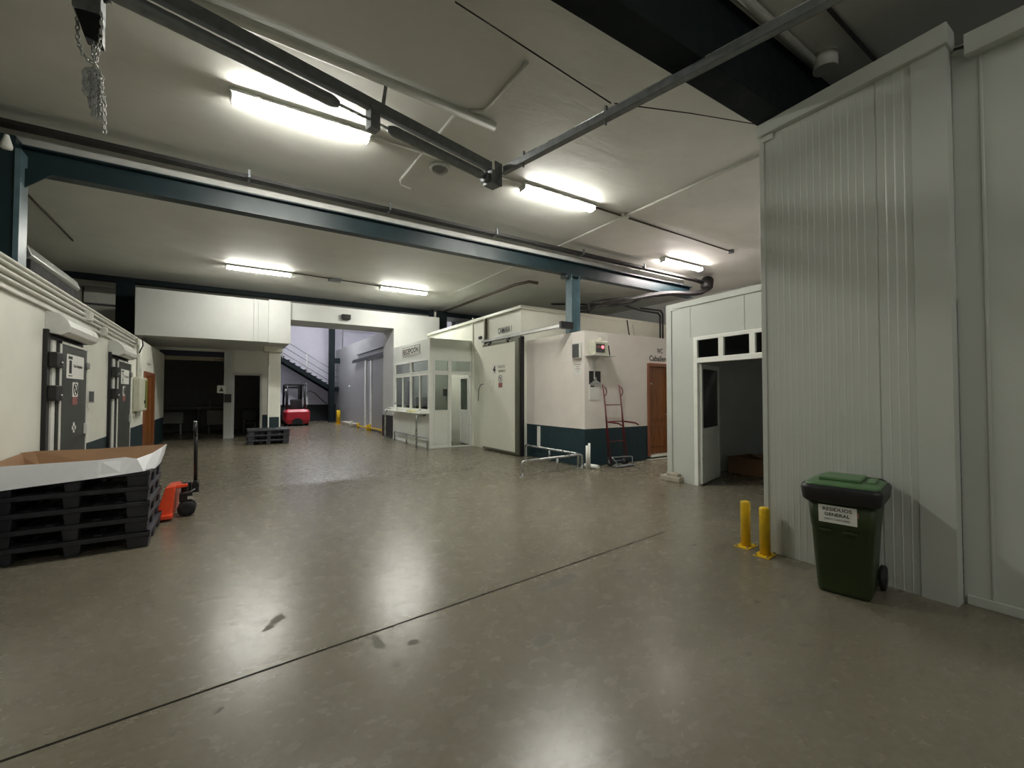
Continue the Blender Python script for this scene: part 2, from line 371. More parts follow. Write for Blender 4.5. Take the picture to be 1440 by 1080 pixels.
# hall behind
hw = MB(); grid(hw, fY, 29.2, 29.4, 1.46, 9, 0, 7.0)
struct(hw.build('wall_hall_back', m_hall))
hs = MB(); hs.box(1.46, 1.66, 19.6, 29.2, 0, 7.0)
struct(hs.build('wall_hall_left', m_hall))
struct(B(9, 9.2, 19.4, 29.2, 0, 7.0).build('wall_hall_right', m_hall))
struct(B(1.46, 9.2, 19.4, 29.4, 7.0, 7.2).build('wall_hall_roof', m_plain))
struct(B(1.66, 9.2, 19.4, 19.5, CZ, 7.0).build('wall_hall_front', m_plain))

# --- second cold room (grey) in the hall
gw = struct(B(5.5, 9.0, 17.3, 28.6, 0, 4.3).build('wall_grey_cold_room', m_greyp))
# --- cold room 1
cr = struct(MB().box(6.45, 14, 9.6, 16.0, 0, 3.9).build('wall_cold_room', m_panelw))
t = MB()
t.box(6.38, 6.46, 9.52, 16.0, 3.86, 3.95).box(6.38, 14, 9.52, 9.61, 3.86, 3.95)
t.box(6.42, 6.46, 12.28, 12.34, 0, 4.02)
struct(t.build('trim_5', m_panelw, cr, 0.01))
text('lettering', 'CAMARA 1', (6.44, 10.76, 3.32), (0, -1, 0), UZ, 0.72, 0.17, m_ink, cr, 0.004, 0.02)
# --- toilet block
wc = MB(); grid(wc, fY, 7.35, 7.5, 6.63, 14, 0, 3.03, [(8.75, 9.56, 0.10, 2.30)])
wc.box(6.63, 6.75, 7.5, 9.6, 0, 3.03).box(6.75, 14, 9.45, 9.6, 0, 3.03).box(6.75, 14, 7.5, 9.45, 2.9, 3.03)
wco = struct(wc.build('wall_toilet', m_wc))
text('lettering', 'WC', (9.05, 7.35, 2.64), (1, 0, 0), UZ, 0.22, 0.13, m_ink, wco, 0.004, 0.02)
text('lettering', 'Caballeros', (8.76, 7.35, 2.44), (1, 0, 0), UZ, 0.80, 0.14, m_ink, wco, 0.004, 0.02)
# wooden toilet door
d = MB(); d.box(8.68, 8.76, 7.31, 7.52, 0.08, 2.38).box(9.55, 9.63, 7.31, 7.52, 0.08, 2.38).box(8.76, 9.55, 7.31, 7.52, 2.30, 2.38)
do = struct(d.build('door_1', m_woodf, None, 0.006))
lf = MB(); lf.box(8.76, 9.55, 7.42, 7.46, 0.12, 2.30)
for z0, z1 in ((0.28, 0.82), (0.95, 2.16)):
    lf.box(8.88, 9.43, 7.405, 7.42, z0, z0 + 0.03).box(8.88, 9.43, 7.405, 7.42, z1 - 0.03, z1).box(8.88, 8.91, 7.405, 7.42, z0, z1).box(9.40, 9.43, 7.405, 7.42, z0, z1)
lfo = lf.build('door_leaf', m_wood, do, 0.003)
MB().box(8.80, 8.93, 7.395, 7.42, 1.86, 1.89).build('door_plate', m_alu, do)
MB().tube([(9.49, 7.42, 1.1), (9.49, 7.36, 1.1), (9.38, 7.36, 1.1)], 0.011, 8).build('door_handle', m_alu, do)
B(8.62, 9.7, 7.20, 7.35, 0, 0.02).build('threshold', m_concrete, do)
B(8.76, 9.55, 7.30, 7.42, 0.06, 0.115).build('sill', m_upvc, do)

# --- right room: slanted face, transom window, open door
A = Vector((7.03, 5.45)); D = Vector((-0.095, -1)).normalized(); N = Vector((1, -0.095)).normalized()
def fR(a, t, z): return (A.x + D.x * a + N.x * t, A.y + D.y * a + N.y * t, z)
rr = MB(); grid(rr, fR, 0, 0.1, 0, 3.2, 0, 3.28, [(0.62, 2.62, 0, 2.60)])
rr.hexa([fR(0, 0.1, 0), (13.9, 5.35, 0), (13.9, 5.45, 0), fR(0, 0.0, 0)], [fR(0, 0.1, 3.28), (13.9, 5.35, 3.28), (13.9, 5.45, 3.28), fR(0, 0.0, 3.28)])
rro = struct(rr.build('wall_right_room', m_panel))
ri = MB(); ri.box(7.0, 12, 2.25, 5.35, 3.18, 3.28).box(11.9, 12, 2.25, 5.35, 0, 3.18)
struct(ri.build('wall_room_inside', m_upvc))
c = MB()
def rbox(mb, a0, a1, t0, t1, z0, z1): return grid(mb, fR, t0, t1, a0, a1, z0, z1)
rbox(c, -0.02, 3.2, -0.02, 0.0, 3.20, 3.30); rbox(c, -0.02, 0.10, -0.02, 0.0, 0, 3.20)
rbox(c, 0.50, 0.53, -0.006, 0, 2.62, 3.2); rbox(c, 1.55, 1.58, -0.006, 0, 2.62, 3.2)
struct(c.build('trim_6', m_panel, rro))
w = MB()
rbox(w, 0.60, 0.68, -0.02, 0.08, 0, 2.62); rbox(w, 2.56, 2.64, -0.02, 0.08, 0, 2.62); rbox(w, 0.68, 2.56, -0.02, 0.08, 2.56, 2.62)
rbox(w, 0.68, 2.56, -0.02, 0.08, 2.16, 2.25)
for a in (1.11, 1.665, 2.2): rbox(w, a, a + 0.095, -0.02, 0.08, 2.25, 2.56)
wo = struct(w.build('window_1', m_upvc, None, 0.004))
p = MB()
for a0, a1 in ((0.68, 1.11), (1.205, 1.665), (1.76, 2.2), (2.295, 2.56)): rbox(p, a0, a1, 0.02, 0.026, 2.25, 2.56)
p.build('pane', m_gdark, wo)
# open door leaf of that room, hinged at the left jamb, swung inwards
hp = Vector(fR(0.70, 0.04, 0)); ang = math.atan2(0.30, 0.62)
Lm = Matrix.Translation(hp) @ Matrix.Rotation(R(16.6), 4, 'Z')
dl = MB(); Wd = 1.05
dl.box(0, Wd, -0.02, 0.02, 0.03, 0.10).box(0, Wd, -0.02, 0.02, 2.06, 2.14).box(0, 0.07, -0.02, 0.02, 0.1, 2.06).box(Wd - 0.07, Wd, -0.02, 0.02, 0.1, 2.06).box(0.07, Wd - 0.07, -0.02, 0.02, 0.92, 1.0)
dlo = struct(dl.xf(Lm).build('door_2', m_upvc, None, 0.003))
MB().box(0.07, Wd - 0.07, -0.012, 0.012, 0.1, 0.92).xf(Lm).build('door_panel', m_upvc, dlo)
MB().box(0.07, Wd - 0.07, -0.004, 0.004, 1.0, 2.06).xf(Lm).build('pane', m_gdark, dlo)
MB().tube([(Wd - 0.035, -0.02, 1.02), (Wd - 0.035, -0.06, 1.02), (Wd - 0.14, -0.06, 1.02)], 0.009, 8).xf(Lm).build('door_handle', m_alu, dlo)

# --- right partition wall of ribbed sandwich panels
prof = [(4.78, 2.42), (4.66, 2.42)]
y = 2.36; prof.append((4.66, y))
while y > 1.52:
    prof += [(4.66, y - 0.022), (4.6582, y - 0.027), (4.6582, y - 0.030), (4.66, y - 0.035)]; y -= 0.056
prof += [(4.66, 1.47), (4.668, 1.465), (4.668, 1.458), (4.66, 1.453)]
for yy in (1.40, 1.34, 1.28): prof += [(4.66, yy), (4.656, yy - 0.006), (4.66, yy - 0.012)]
prof += [(4.66, 1.225), (4.645, 1.22), (4.645, 1.01), (4.78, 1.01)]
pw = struct(MB().prism(prof, 2, 0, 4.36).build('wall_right', m_panel))
tr = MB()
tr.hexa([(4.60, 2.44, 4.28), (4.60, 0.99, 4.31), (4.80, 0.99, 4.31), (4.80, 2.44, 4.28)], [(4.60, 2.44, 4.40), (4.60, 0.99, 4.47), (4.80, 0.99, 4.47), (4.80, 2.44, 4.40)])
tr.box(4.645, 4.70, 2.395, 2.44, 0, 4.30).box(4.635, 4.66, 2.30, 2.395, 4.22, 4.28)
struct(tr.build('trim_7', m_panel, pw, 0.003))
rw = MB(); rw.box(4.80, 4.95, -5, 1.01, 0, 4.35)
rwo = struct(rw.build('wall_right_rear', m_panel))
tr = MB(); tr.box(4.70, 4.82, -5, 0.92, 4.20, 4.36).box(4.775, 4.80, -5, 0.99, 0, 0.07).box(4.79, 4.80, 0.84, 0.86, 0.07, 4.2)
tr.box(4.79, 4.80, -0.2, -0.18, 0.07, 4.2)
struct(tr.build('trim_8', m_panel, rwo, 0.004))
struct(B(4.78, 7.0, 2.25, 2.42, 0, 4.36).build('wall_partition', m_panel))
tb = MB().tube([(4.74, 0.98, 4.30), (4.72, 0.90, 4.27), (4.73, 0.84, 4.31), (4.76, 0.80, 4.26)], 0.012, 8)
tag(tb.build('frayed_cable', m_cable), 'short frayed dark cable poking out above the rear right wall panel', 'cable')

# ================================================================== STEEL AND CEILING SERVICES
def ibeam(name, y0, y1, z0, z1, x0, x1, label, tf=0.02):
    yc = (y0 + y1) / 2; w = 0.008
    pr = [(y0, z0), (y1, z0), (y1, z0 + tf), (yc + w, z0 + tf), (yc + w, z1 - tf), (y1, z1 - tf), (y1, z1), (y0, z1), (y0, z1 - tf), (yc - w, z1 - tf), (yc - w, z0 + tf), (y0, z0 + tf)]
    return tag(MB().prism(pr, 0, x0, x1).build(name, m_teal), label, 'beam')
ibeam('steel_beam', 7.90, 8.08, 4.42, 4.74, -3.0, 11.3, 'long dark teal steel beam crossing the whole hall under the ceiling')
bigb = MB().box(-7, 7.0, 2.19, 2.45, 4.42, CZ)
tag(bigb.build('steel_beam', m_tdark, None, 0.004), 'wide dark teal beam overhead ending above the ribbed right wall', 'beam')
tag(B(-7, 14, 17.3, 17.55, 4.97, CZ).build('steel_beam', m_tdark), 'thin dark beam under the ceiling above the far end wall', 'beam')
lin = struct(MB().box(-7, 11.0, 7.96, 8.04, 4.74, 4.94).build('trim_9', m_lintel))
# cable tray
ct = thing('cable_tray', 'black perforated cable tray running above the long teal beam', 'cable tray', (4, 7.78, 4.88))
MB().box(-7, 11.25, 7.70, 7.85, 4.875, 4.88).box(-7, 11.25, 7.70, 7.703, 4.88, 4.93).box(-7, 11.25, 7.847, 7.85, 4.88, 4.93).build('tray', m_tray, ct)
mb = MB()
for k, yy in enumerate((7.72, 7.745, 7.77, 7.79, 7.815)):
    mb.tube([(-7, yy, 4.90)] + [(x * 1.0, yy + random.uniform(-.008, .008), 4.895 + random.uniform(0, .02)) for x in range(-6, 12)], 0.013, 6)
mb.build('cables', m_cable, ct)
for x in (0.2, 2.35, 4.55, 6.9, 9.0):
    MB().box(x, x + 0.03, 7.66, 7.70, 4.862, 4.99).box(x, x + 0.03, 7.66, 7.86, 4.862, 4.875).build('hanger', m_galv, ct)
# columns
def hcol(x0, x1, y0, y1, z0, z1, label, mat):
    t = 0.016; xc = (x0 + x1) / 2
    pr = [(x0, y0), (x0 + t, y0), (x0 + t, (y0 + y1) / 2 - t / 2), (x1 - t, (y0 + y1) / 2 - t / 2), (x1 - t, y0), (x1, y0), (x1, y1), (x1 - t, y1), (x1 - t, (y0 + y1) / 2 + t / 2), (x0 + t, (y0 + y1) / 2 + t / 2), (x0 + t, y1), (x0, y1)]
    return MB().prism(pr, 2, z0, z1)
c1 = thing('steel_column', 'blue grey steel column rising behind the toilet block to the long beam', 'column', (6.9, 8.0, 3.03))
hcol(6.72, 6.98, 7.88, 8.10, 3.03, 4.42, '', m_teald).build('shaft', m_teald, c1)
MB().box(6.58, 6.66, 7.86, 8.12, 4.34, 4.42).hexa([(6.66, 7.9, 4.38), (7.12, 7.9, 4.38), (7.12, 8.08, 4.38), (6.66, 8.08, 4.38)], [(6.58, 7.9, 4.42), (7.2, 7.9, 4.42), (7.2, 8.08, 4.42), (6.58, 8.08, 4.42)]).build('cap_plate', m_teal, c1)
c2 = thing('steel_column', 'dark teal steel column at the left edge above the white cold room wall', 'column', (-2.35, 7.9, 3.0))
MB().box(-2.62, -2.24, 7.78, 8.0, 3.0, 4.78).build('shaft', m_teal, c2, 0.004)
MB().box(-2.24, -2.19, 7.76, 8.02, 3.0, 4.62).build('flange', m_teald, c2)
MB().hexa([(-2.24, 7.9, 4.2), (-2.19, 7.9, 4.2), (-2.19, 7.92, 4.2), (-2.24, 7.92, 4.2)], [(-2.24, 7.9, 4.42), (-1.95, 7.9, 4.42), (-1.95, 7.92, 4.42), (-2.24, 7.92, 4.42)]).build('gusset', m_teal, c2)
tag(MB().box(-2.85, -2.45, 17.2, 17.5, 3.0, 4.97).build('steel_column', m_tdark, None, 0.004), 'dark teal column beside the white mezzanine box at the far left', 'column')
tag(MB().box(6.68, 6.79, 16.32, 16.6, 3.5, 4.97).box(6.98, 7.4, 16.4, 16.6, 3.9, 4.97).build('steel_column', m_tdark), 'dark teal column above the white reception booth', 'column')
tag(MB().cyl((6.88, 16.4, 3.4), (6.88, 16.4, 4.9), 0.05).build('downpipe', m_pipe), 'pale vertical pipe beside the dark column above the reception booth', 'pipe')

# ceiling conduits (each its own run)
def pipe(name, pts, r, mat, label, cat='pipe', seg=10): return tag(MB().tube(pts, r, seg).build(name, mat), label, cat)
pipe('conduit', [(6.45, 2.5, 5.08), (6.45, 9.1, 5.08)], 0.022, m_pipe, 'pale conduit along the ceiling from the ribbed wall to the cable tray', 'conduit')
tag(B(6.38, 6.52, 5.93, 6.10, 5.04, CZ).build('junction_box', m_pipe, None, 0.005), 'small pale ceiling box where two conduits cross beside a lamp', 'junction box')
pipe('conduit', [(6.47, 9.4, 5.10), (6.47, 14.2, 5.10)], 0.012, m_upvc, 'thin white conduit on the ceiling beyond the long beam', 'conduit')
pipe('conduit', [(1.57, 5.98, 5.09), (4.02, 6.0, 5.09)], 0.016, m_pipe, 'thin conduit joining the two near ceiling lamps', 'conduit')
pipe('conduit', [(5.62, 6.0, 5.09), (10.2, 6.09, 5.09)], 0.018, m_brown, 'dark thin conduit running right from the second near lamp', 'conduit')
tag(MB().cyl((10.25, 6.09, 5.05), (10.25, 6.09, CZ), 0.07).build('junction_box', m_galv), 'small round grey box at the end of the dark ceiling conduit', 'junction box')
pipe('conduit', [(1.5, 14.0, 5.10), (4.0, 14.2, 5.10)], 0.014, m_brown, 'thin dark conduit joining the two far ceiling lamps', 'conduit')
tag(B(2.5, 2.85, 14.0, 14.3, 5.06, CZ).build('ceiling_box', m_galv, None, 0.01), 'flat grey box on the ceiling between the two far lamps', 'junction box')
pipe('ceiling_pipe', [(-3, 4.6, 5.06), (-0.16, 4.72, 5.06), (2.84, 4.84, 5.06)], 0.055, m_pipe, 'thick pale pipe fixed to the ceiling behind the door springs')
pipe('conduit', [(2.30, 6.9, 5.10), (2.33, 4.9, 5.10)], 0.016, m_upvc, 'white conduit on the ceiling crossing beside the brightest lamp', 'conduit')
pipe('conduit', [(2.35, 4.86, 5.10), (2.6, 4.7, 5.10), (2.6, 3.75, 5.10)], 0.020, m_pipe, 'pale conduit continuing from the thick ceiling pipe end', 'conduit')
pipe('conduit_stub', [(2.30, 6.95, 5.09), (2.36, 7.1, 5.09), (2.55, 7.15, 5.09)], 0.012, m_pipe, 'short curved cable end on the ceiling beside the white conduit', 'conduit')
pipe('conduit', [(-3.0, 10.9, 5.09), (-3.02, 13.7, 5.09)], 0.02, m_brown, 'brownish thin conduit on the ceiling above the silver cooler', 'conduit')
pipe('ceiling_pipe', [(7.55, 10.36, 4.86), (7.40, 10.6, 4.93), (7.30, 11.2, 4.95), (7.25, 17.2, 4.95)], 0.045, m_brown, 'brown pipe slanting back under the ceiling over the white cold room')
pipe('ceiling_pipe', [(-3, 1.97, 5.06), (5.15, 2.1, 5.06)], 0.045, m_pipe, 'pale pipe along the near edge of the wide teal beam')
tag(MB().cyl((5.15, 2.02, 4.96), (5.15, 2.02, CZ), 0.11).build('ceiling_box', m_pipe), 'round pale box at the end of the pipe beside the wide beam', 'junction box')
pipe('ceiling_cable', [(-3, 1.60, 5.10), (2, 1.70, 5.10), (5.9, 1.76, 5.09)], 0.018, m_cable, 'black cable stapled along the ceiling nearest the camera', 'cable')
pipe('ceiling_cable', [(1.65, 3.51, 5.10), (3.12, 3.06, 4.46)], 0.007, m_cable, 'thin dark cable on the ceiling between the door track and springs', 'cable')
pipe('ceiling_cable', [(3.13, 3.02, 4.44), (4.3, 3.0, 4.74), (5.9, 2.97, 5.11)], 0.006, m_cable, 'thin dark cable slanting from the door track to the wide beam', 'cable')
sd = thing('ceiling_lamp', 'round glass lamp on the ceiling beside the door springs', 'lamp', (2.69, 6.25, 5.05))
MB().lathe([(0.15, 0.07), (0.16, 0.04), (0.13, 0.02)], (2.69, 6.25, 5.05)).build('base', m_lgrey, sd)
MB().lathe([(0.13, 0.0), (0.12, -0.03), (0.08, -0.06), (0.02, -0.075)], (2.69, 6.25, 5.07)).build('shade', glass('lamp_glass', (0.8, 0.8, 0.8), 0.2), sd)

# fluorescent fittings
def make_lamp(label, mat=m_lamp, L=1.58):
    f = thing('fluorescent_light', label, 'lamp', (0, 0, 0), 'fluorescent ceiling lights')
    h = L / 2
    MB().prism([(-0.105, -0.055), (-0.07, 0), (0.07, 0), (0.105, -0.055)], 0, -h - 0.01, h + 0.01).build('housing', m_lgrey, f, 0.003)
    pr = [(-0.082, -0.055), (-0.080, -0.078), (-0.058, -0.108), (-0.02, -0.120), (0.02, -0.120), (0.058, -0.108), (0.080, -0.078), (0.082, -0.055)]
    MB().prism(pr, 0, -h + 0.02, h - 0.02, True).build('diffuser', mat, f)
    for s in (-1, 1):
        MB().box(s * (h - 0.02), s * h, -0.084, 0.084, -0.117, -0.055).build('end_cap', m_lgrey, f, 0.004)
    for x in (-0.5, 0.5): MB().box(x - 0.02, x + 0.02, -0.108, 0.108, -0.062, -0.035).build('clip', m_alu, f)
    return f
l0 = make_lamp('brightest ceiling light, nearest to the hanging chain and door springs'); l0.location = (0.76, 5.98, CZ)
for (x, y, lb) in ((4.86, 6.02, 'long ceiling light just right of the door track corner'),
                   (0.68, 14.1, 'leftmost of the two far ceiling lights before the white mezzanine box'),
                   (4.85, 14.2, 'far ceiling light above the reception booth'),
                   (10.1, 7.35, 'ceiling light furthest right, above the toilet block behind the cable tray')):
    c = copy_tree(l0) if x < 9 else make_lamp(lb, m_lampw); c.location = (x, y, CZ); c['label'] = lb
for (x, y) in ((0.9, -1.6), (3.2, -3.0)):  # unseen fill lights, added to brighten the near end of the hall
    c = make_lamp('unseen fill light added behind the camera at X %.0f m' % x, m_lampfill); c.location = (x, y, CZ)
    c['label'] = 'unseen fill light added behind the camera, %s' % ('nearer the left wall' if x < 2 else 'nearer the right wall')
hl = make_lamp('cool light in the rear hall above the staircase', m_lampc, 2.4); hl.location = (4.2, 23.5, 6.98)
del hl['group']

# ================================================================== OVERHEAD DOOR GEAR
dv = Vector((2.66 + 0.38, 4.62 - 3.86, 0)).normalized()      # direction of the spring bar
def at_bar(s, z, off=0.0): return (-0.38 + dv.x * s + dv.y * off, 3.86 + dv.y * s - dv.x * off, z)
ds = thing('overhead_door_springs', 'dark spring shaft and bar of a sectional door hanging below the ceiling', 'door gear', at_bar(1.6, 4.2))
mb = MB(); a = Vector(at_bar(-3.2, 4.38)); b = Vector(at_bar(3.13, 4.38)); n = Vector((dv.y, -dv.x, 0)) * 0.03
mb.hexa([a - n - Vector((0, 0, .055)), b - n - Vector((0, 0, .055)), b + n - Vector((0, 0, .055)), a + n - Vector((0, 0, .055))],
        [a - n + Vector((0, 0, .055)), b - n + Vector((0, 0, .055)), b + n + Vector((0, 0, .055)), a + n + Vector((0, 0, .055))])
mb.build('bar', m_galv, ds, 0.006)
def spring(s0, s1, n):
    pts = []; rs = []
    L = s1 - s0
    for k, r in ((0, .018), (.004, .03), (.05, .048), (.08, .052)): pts.append(at_bar(s0 + k, 4.23)); rs.append(r)
    m = int(L / 0.05)
    for k in range(1, m): pts.append(at_bar(s0 + .08 + (L - .16) * k / m, 4.23)); rs.append(0.052 if k % 2 else 0.0505)
    for k, r in ((.08, .052), (.05, .048), (.004, .03), (0, .018)): pts.append(at_bar(s1 - k, 4.23)); rs.append(r)
    return MB().tube(pts, rs, 14)
spring(-3.0, 1.22, 0).build('spring', m_galv, ds)
spring(1.72, 3.02, 0).build('spring', m_galv, ds)
MB().cyl(at_bar(-3.1, 4.23), at_bar(3.1, 4.23), 0.013).build('shaft', m_chrome, ds)
MB().xf(Matrix()).box(-0.05, 0.05, -0.05, 0.05, 4.14, 4.36).xf(Matrix.Translation(at_bar(1.56, 0)) @ Matrix.Rotation(math.atan2(dv.y, dv.x), 4, 'Z')).build('centre_bracket', m_galv, ds, 0.004)
q0 = Vector(at_bar(1.66, 4.40)); q1 = Vector((1.42, 4.80, 5.02)); wv = dv * 0.02; nv = Vector((0, 0, 1)) * 0.005
MB().hexa([q0 - wv, q0 + wv, q0 + wv + nv, q0 - wv + nv], [q1 - wv, q1 + wv, q1 + wv + nv, q1 - wv + nv]).build('hanger', m_galv, ds)
e = at_bar(3.13, 0)
mb = MB().box(-0.07, 0.09, -0.10, 0.06, 4.14, 4.30).box(-0.02, 0.10, -0.10, -0.085, 4.14, 4.42).box(0.05, 0.14, -0.03, 0.05, 4.22, 4.36)
mb.xf(Matrix.Translation(e) @ Matrix.Rotation(math.atan2(dv.y, dv.x), 4, 'Z')); mb.build('end_bracket', m_galv, ds, 0.004)
MB().lathe([(0.05, -0.05), (0.075, -0.045), (0.06, -0.02), (0.06, 0.02), (0.075, 0.045), (0.05, 0.05)], at_bar(3.06, 4.22), dv).build('cable_drum', m_galv, ds)
# horizontal track, perpendicular
tk = thing('overhead_door_track', 'steel door track crossing under the wide teal beam towards the camera', 'door gear', (3.2, 2.9, 4.36))
ta = Vector((2.815, 4.60, 4.36)); tbv = Vector((3.49, 1.34, 4.36)); td = (tbv - ta).normalized(); tb2 = ta + td * 4.6; tn = Vector((-td.y, td.x, 0))
def tbar(w, z0, z1, o=0.0, s0=0.0, s1=4.6):
    q0 = ta + td * s0 + tn * o; q1 = ta + td * s1 + tn * o; nn = tn * w / 2
    return MB().hexa([q0 - nn + Vector((0, 0, z0)), q1 - nn + Vector((0, 0, z0)), q1 + nn + Vector((0, 0, z0)), q0 + nn + Vector((0, 0, z0))],
                     [q0 - nn + Vector((0, 0, z1)), q1 - nn + Vector((0, 0, z1)), q1 + nn + Vector((0, 0, z1)), q0 + nn + Vector((0, 0, z1))])
tbar(0.075, -0.035, -0.03).build('track_web', m_galv, tk)
tbar(0.006, -0.035, 0.035, 0.036).build('track_lip', m_galv, tk)
tbar(0.006, -0.035, 0.035, -0.036).build('track_lip', m_galv, tk)
MB().cyl(ta + Vector((0.03, 0, 0.09)), tb2 + Vector((0.03, 0, 0.09)), 0.007, 8).build('tension_cable', m_chrome, tk)
for s_ in (0.36, 1.50):
    q = ta + td * s_
    MB().box(q.x - 0.014, q.x + 0.014, q.y - 0.014, q.y + 0.014, 4.33, 4.47).build('hanger', m_galv, tk)
    MB().cyl((q.x, q.y, 4.28), (q.x, q.y, 4.33), 0.012, 8).build('bolt', m_galv, tk)
# chain hoist
ch = thing('chain_drive', 'chain drive of the overhead door with dangling zinc chain at upper left', 'chain hoist', (-0.92, 4.44, 4.5))
MB().box(-1.0, -0.84, 4.36, 4.52, 4.43, 4.62).build('motor_housing', m_galv, ch, 0.01)
MB().hexa([(-0.93, 4.38, 4.24), (-0.83, 4.37, 4.22), (-0.83, 4.47, 4.22), (-0.93, 4.48, 4.24)], [(-0.99, 4.38, 4.43), (-0.84, 4.36, 4.43), (-0.84, 4.5, 4.43), (-0.99, 4.5, 4.43)]).build('chain_wheel_cover', m_black, ch, 0.006)
MB().box(-1.02, -0.8, 4.40, 4.48, 4.62, CZ).build('mounting_plate', m_galv, ch)
def links(mb, pts, L=0.042, r=0.0062, w=0.55):
    # chain following a polyline
    P = [Vector(p) for p in pts]; tot = sum((P[i + 1] - P[i]).length for i in range(len(P) - 1)); n = int(tot / (L * 0.8)); k = 0
    for j in range(n):
        d = j * L * 0.8; i = 0
        while i < len(P) - 2 and d > (P[i + 1] - P[i]).length: d -= (P[i + 1] - P[i]).length; i += 1
        t = (P[i + 1] - P[i]).normalized(); c = P[i] + t * d
        s = t.cross(Vector((0.3, 1, 0))).normalized() if j % 2 else t.cross(Vector((1, -0.3, 0))).normalized()
        ax = t.cross(s).normalized(); q = MB().torus((0, 0, 0), L / 2, r, (0, 0, 1), (1, w), 8, 4)
        mt = Matrix((t, s, ax)).transposed().to_4x4()
        uu = Vector((0,0,1)).cross(Vector((1,0,0)))
        # torus axes: a = z x X = Y ; so long axis is local Y -> map Y to t
        mt = Matrix((s, t, ax)).transposed().to_4x4()
        mb.add([tuple(c + (mt @ Vector(v))) for v in q.v], q.f, True)
    return mb
mb = MB()
links(mb, [(-0.99, 4.47, 4.44), (-0.985, 4.47, 4.25), (-0.955, 4.46, 4.15), (-0.90, 4.42, 4.08), (-0.86, 4.40, 4.07)])
links(mb, [(-0.84, 4.37, 4.44), (-0.84, 4.37, 4.25), (-0.86, 4.39, 4.14), (-0.865, 4.40, 4.05)])
links(mb, [(-0.86, 4.40, 4.30), (-0.89, 4.41, 4.18), (-0.87, 4.40, 4.05)])
mb.build('loop_chain', m_chain, ch)
mb = MB()
for k in range(11):
    dx, dy = -0.06 + 0.095 * k / 10, random.uniform(-.03, .03); zb = 3.60 + max(0, -dx - 0.01) * 3.4 + random.uniform(0, 0.04)
    links(mb, [(-0.87, 4.40, 4.04), (-0.865 + dx, 4.40 + dy, 3.98), (-0.86 + dx, 4.39 + dy, zb)])
links(mb, [(-0.85, 4.39, 4.0), (-0.815, 4.385, 3.8), (-0.81, 4.385, 3.50)])
mb.build('gathered_chain', m_chain, ch)
ct2 = MB().tube([(-0.84, 4.44, 4.6), (-0.65, 4.2, 4.62), (-0.55, 4.0, 4.5), (-0.42, 3.87, 4.42)], 0.022, 8).build('cable', m_cable, ch)

# ================================================================== LEFT COLD ROOM DOORS
def cold_door(name, y0, y1, hood0, hood1, idx):
    """hinged insulated door on wall_left between y0 (dark frame) and y1"""
    L0 = y0 + 0.26
    ro = struct(MB().box(-1.9, -1.855, y0, y0 + 0.11, 0, 2.40).box(-1.9, -1.855, y0 + 0.11, y1 + 0.05, 2.29, 2.36).box(-1.9, -1.86, y1, y1 + 0.04, 0, 2.29).build(name, m_black, None, 0.004))
    MB().box(-1.90, -1.835, y0 + 0.12, y0 + 0.24, 0.02, 2.28).build('frame_strip', m_upvc, ro, 0.006)
    lf = MB().box(-1.89, -1.80, L0, y1, 0.04, 2.26).build('door_leaf', m_doorst, ro, 0.008)
    mb = MB(); g = 0.022
    mb.box(-1.805, -1.79, L0, L0 + g, 0.04, 2.28).box(-1.805, -1.79, y1 - g, y1, 0.04, 2.28).box(-1.805, -1.79, L0, y1, 2.25, 2.28)
    mb.build('leaf_edge', m_upvc, lf)
    for z in (1.62, 2.03):
        hg = MB().box(-1.86, -1.775, y0 + 0.03, y0 + 0.28, z - 0.095, z + 0.095).build('hinge', m_black, ro, 0.012)
        MB().cyl((-1.78, y0 + 0.19, z - 0.03), (-1.755, y0 + 0.19, z - 0.03), 0.02, 12).build('bolt', m_chrome, hg)
    MB().box(-1.80, -1.755, y1 - 0.13, y1 - 0.01, 1.02, 1.18).build('latch', m_upvc, ro, 0.01)
    MB().box(-1.80, -1.77, y1 - 0.08, y1 + 0.02, 1.98, 2.08).build('catch', m_alu, ro, 0.008)
    return ro
cold_door('door_3', 7.52, 9.02, 0, 0, 1)
cold_door('door_4', 10.95, 12.55, 0, 0, 2)
def hood(y0, y1, label):
    h = thing('air_curtain', label, 'air curtain', (-1.8, (y0 + y1) / 2, 2.36))
    pr = [(-1.9, 2.37), (-1.76, 2.34), (-1.69, 2.38), (-1.67, 2.45), (-1.70, 2.53), (-1.78, 2.61), (-1.9, 2.63)]
    MB().prism(pr, 1, y0, y1).build('casing', m_upvc, h, 0.012)
    MB().prism([(q[0], q[1]) for q in pr], 1, y0 - 0.015, y0 + 0.0).build('end_cap', m_lgrey, h, 0.004)
    MB().box(-1.87, -1.78, y0 + 0.1, y1 - 0.1, 2.335, 2.36).build('outlet_grille', m_black, h)
    return h
hood(7.60, 9.02, 'white curved air curtain over the nearest dark cold room door')
hood(11.0, 12.42, 'white curved air curtain over the second dark cold room door')
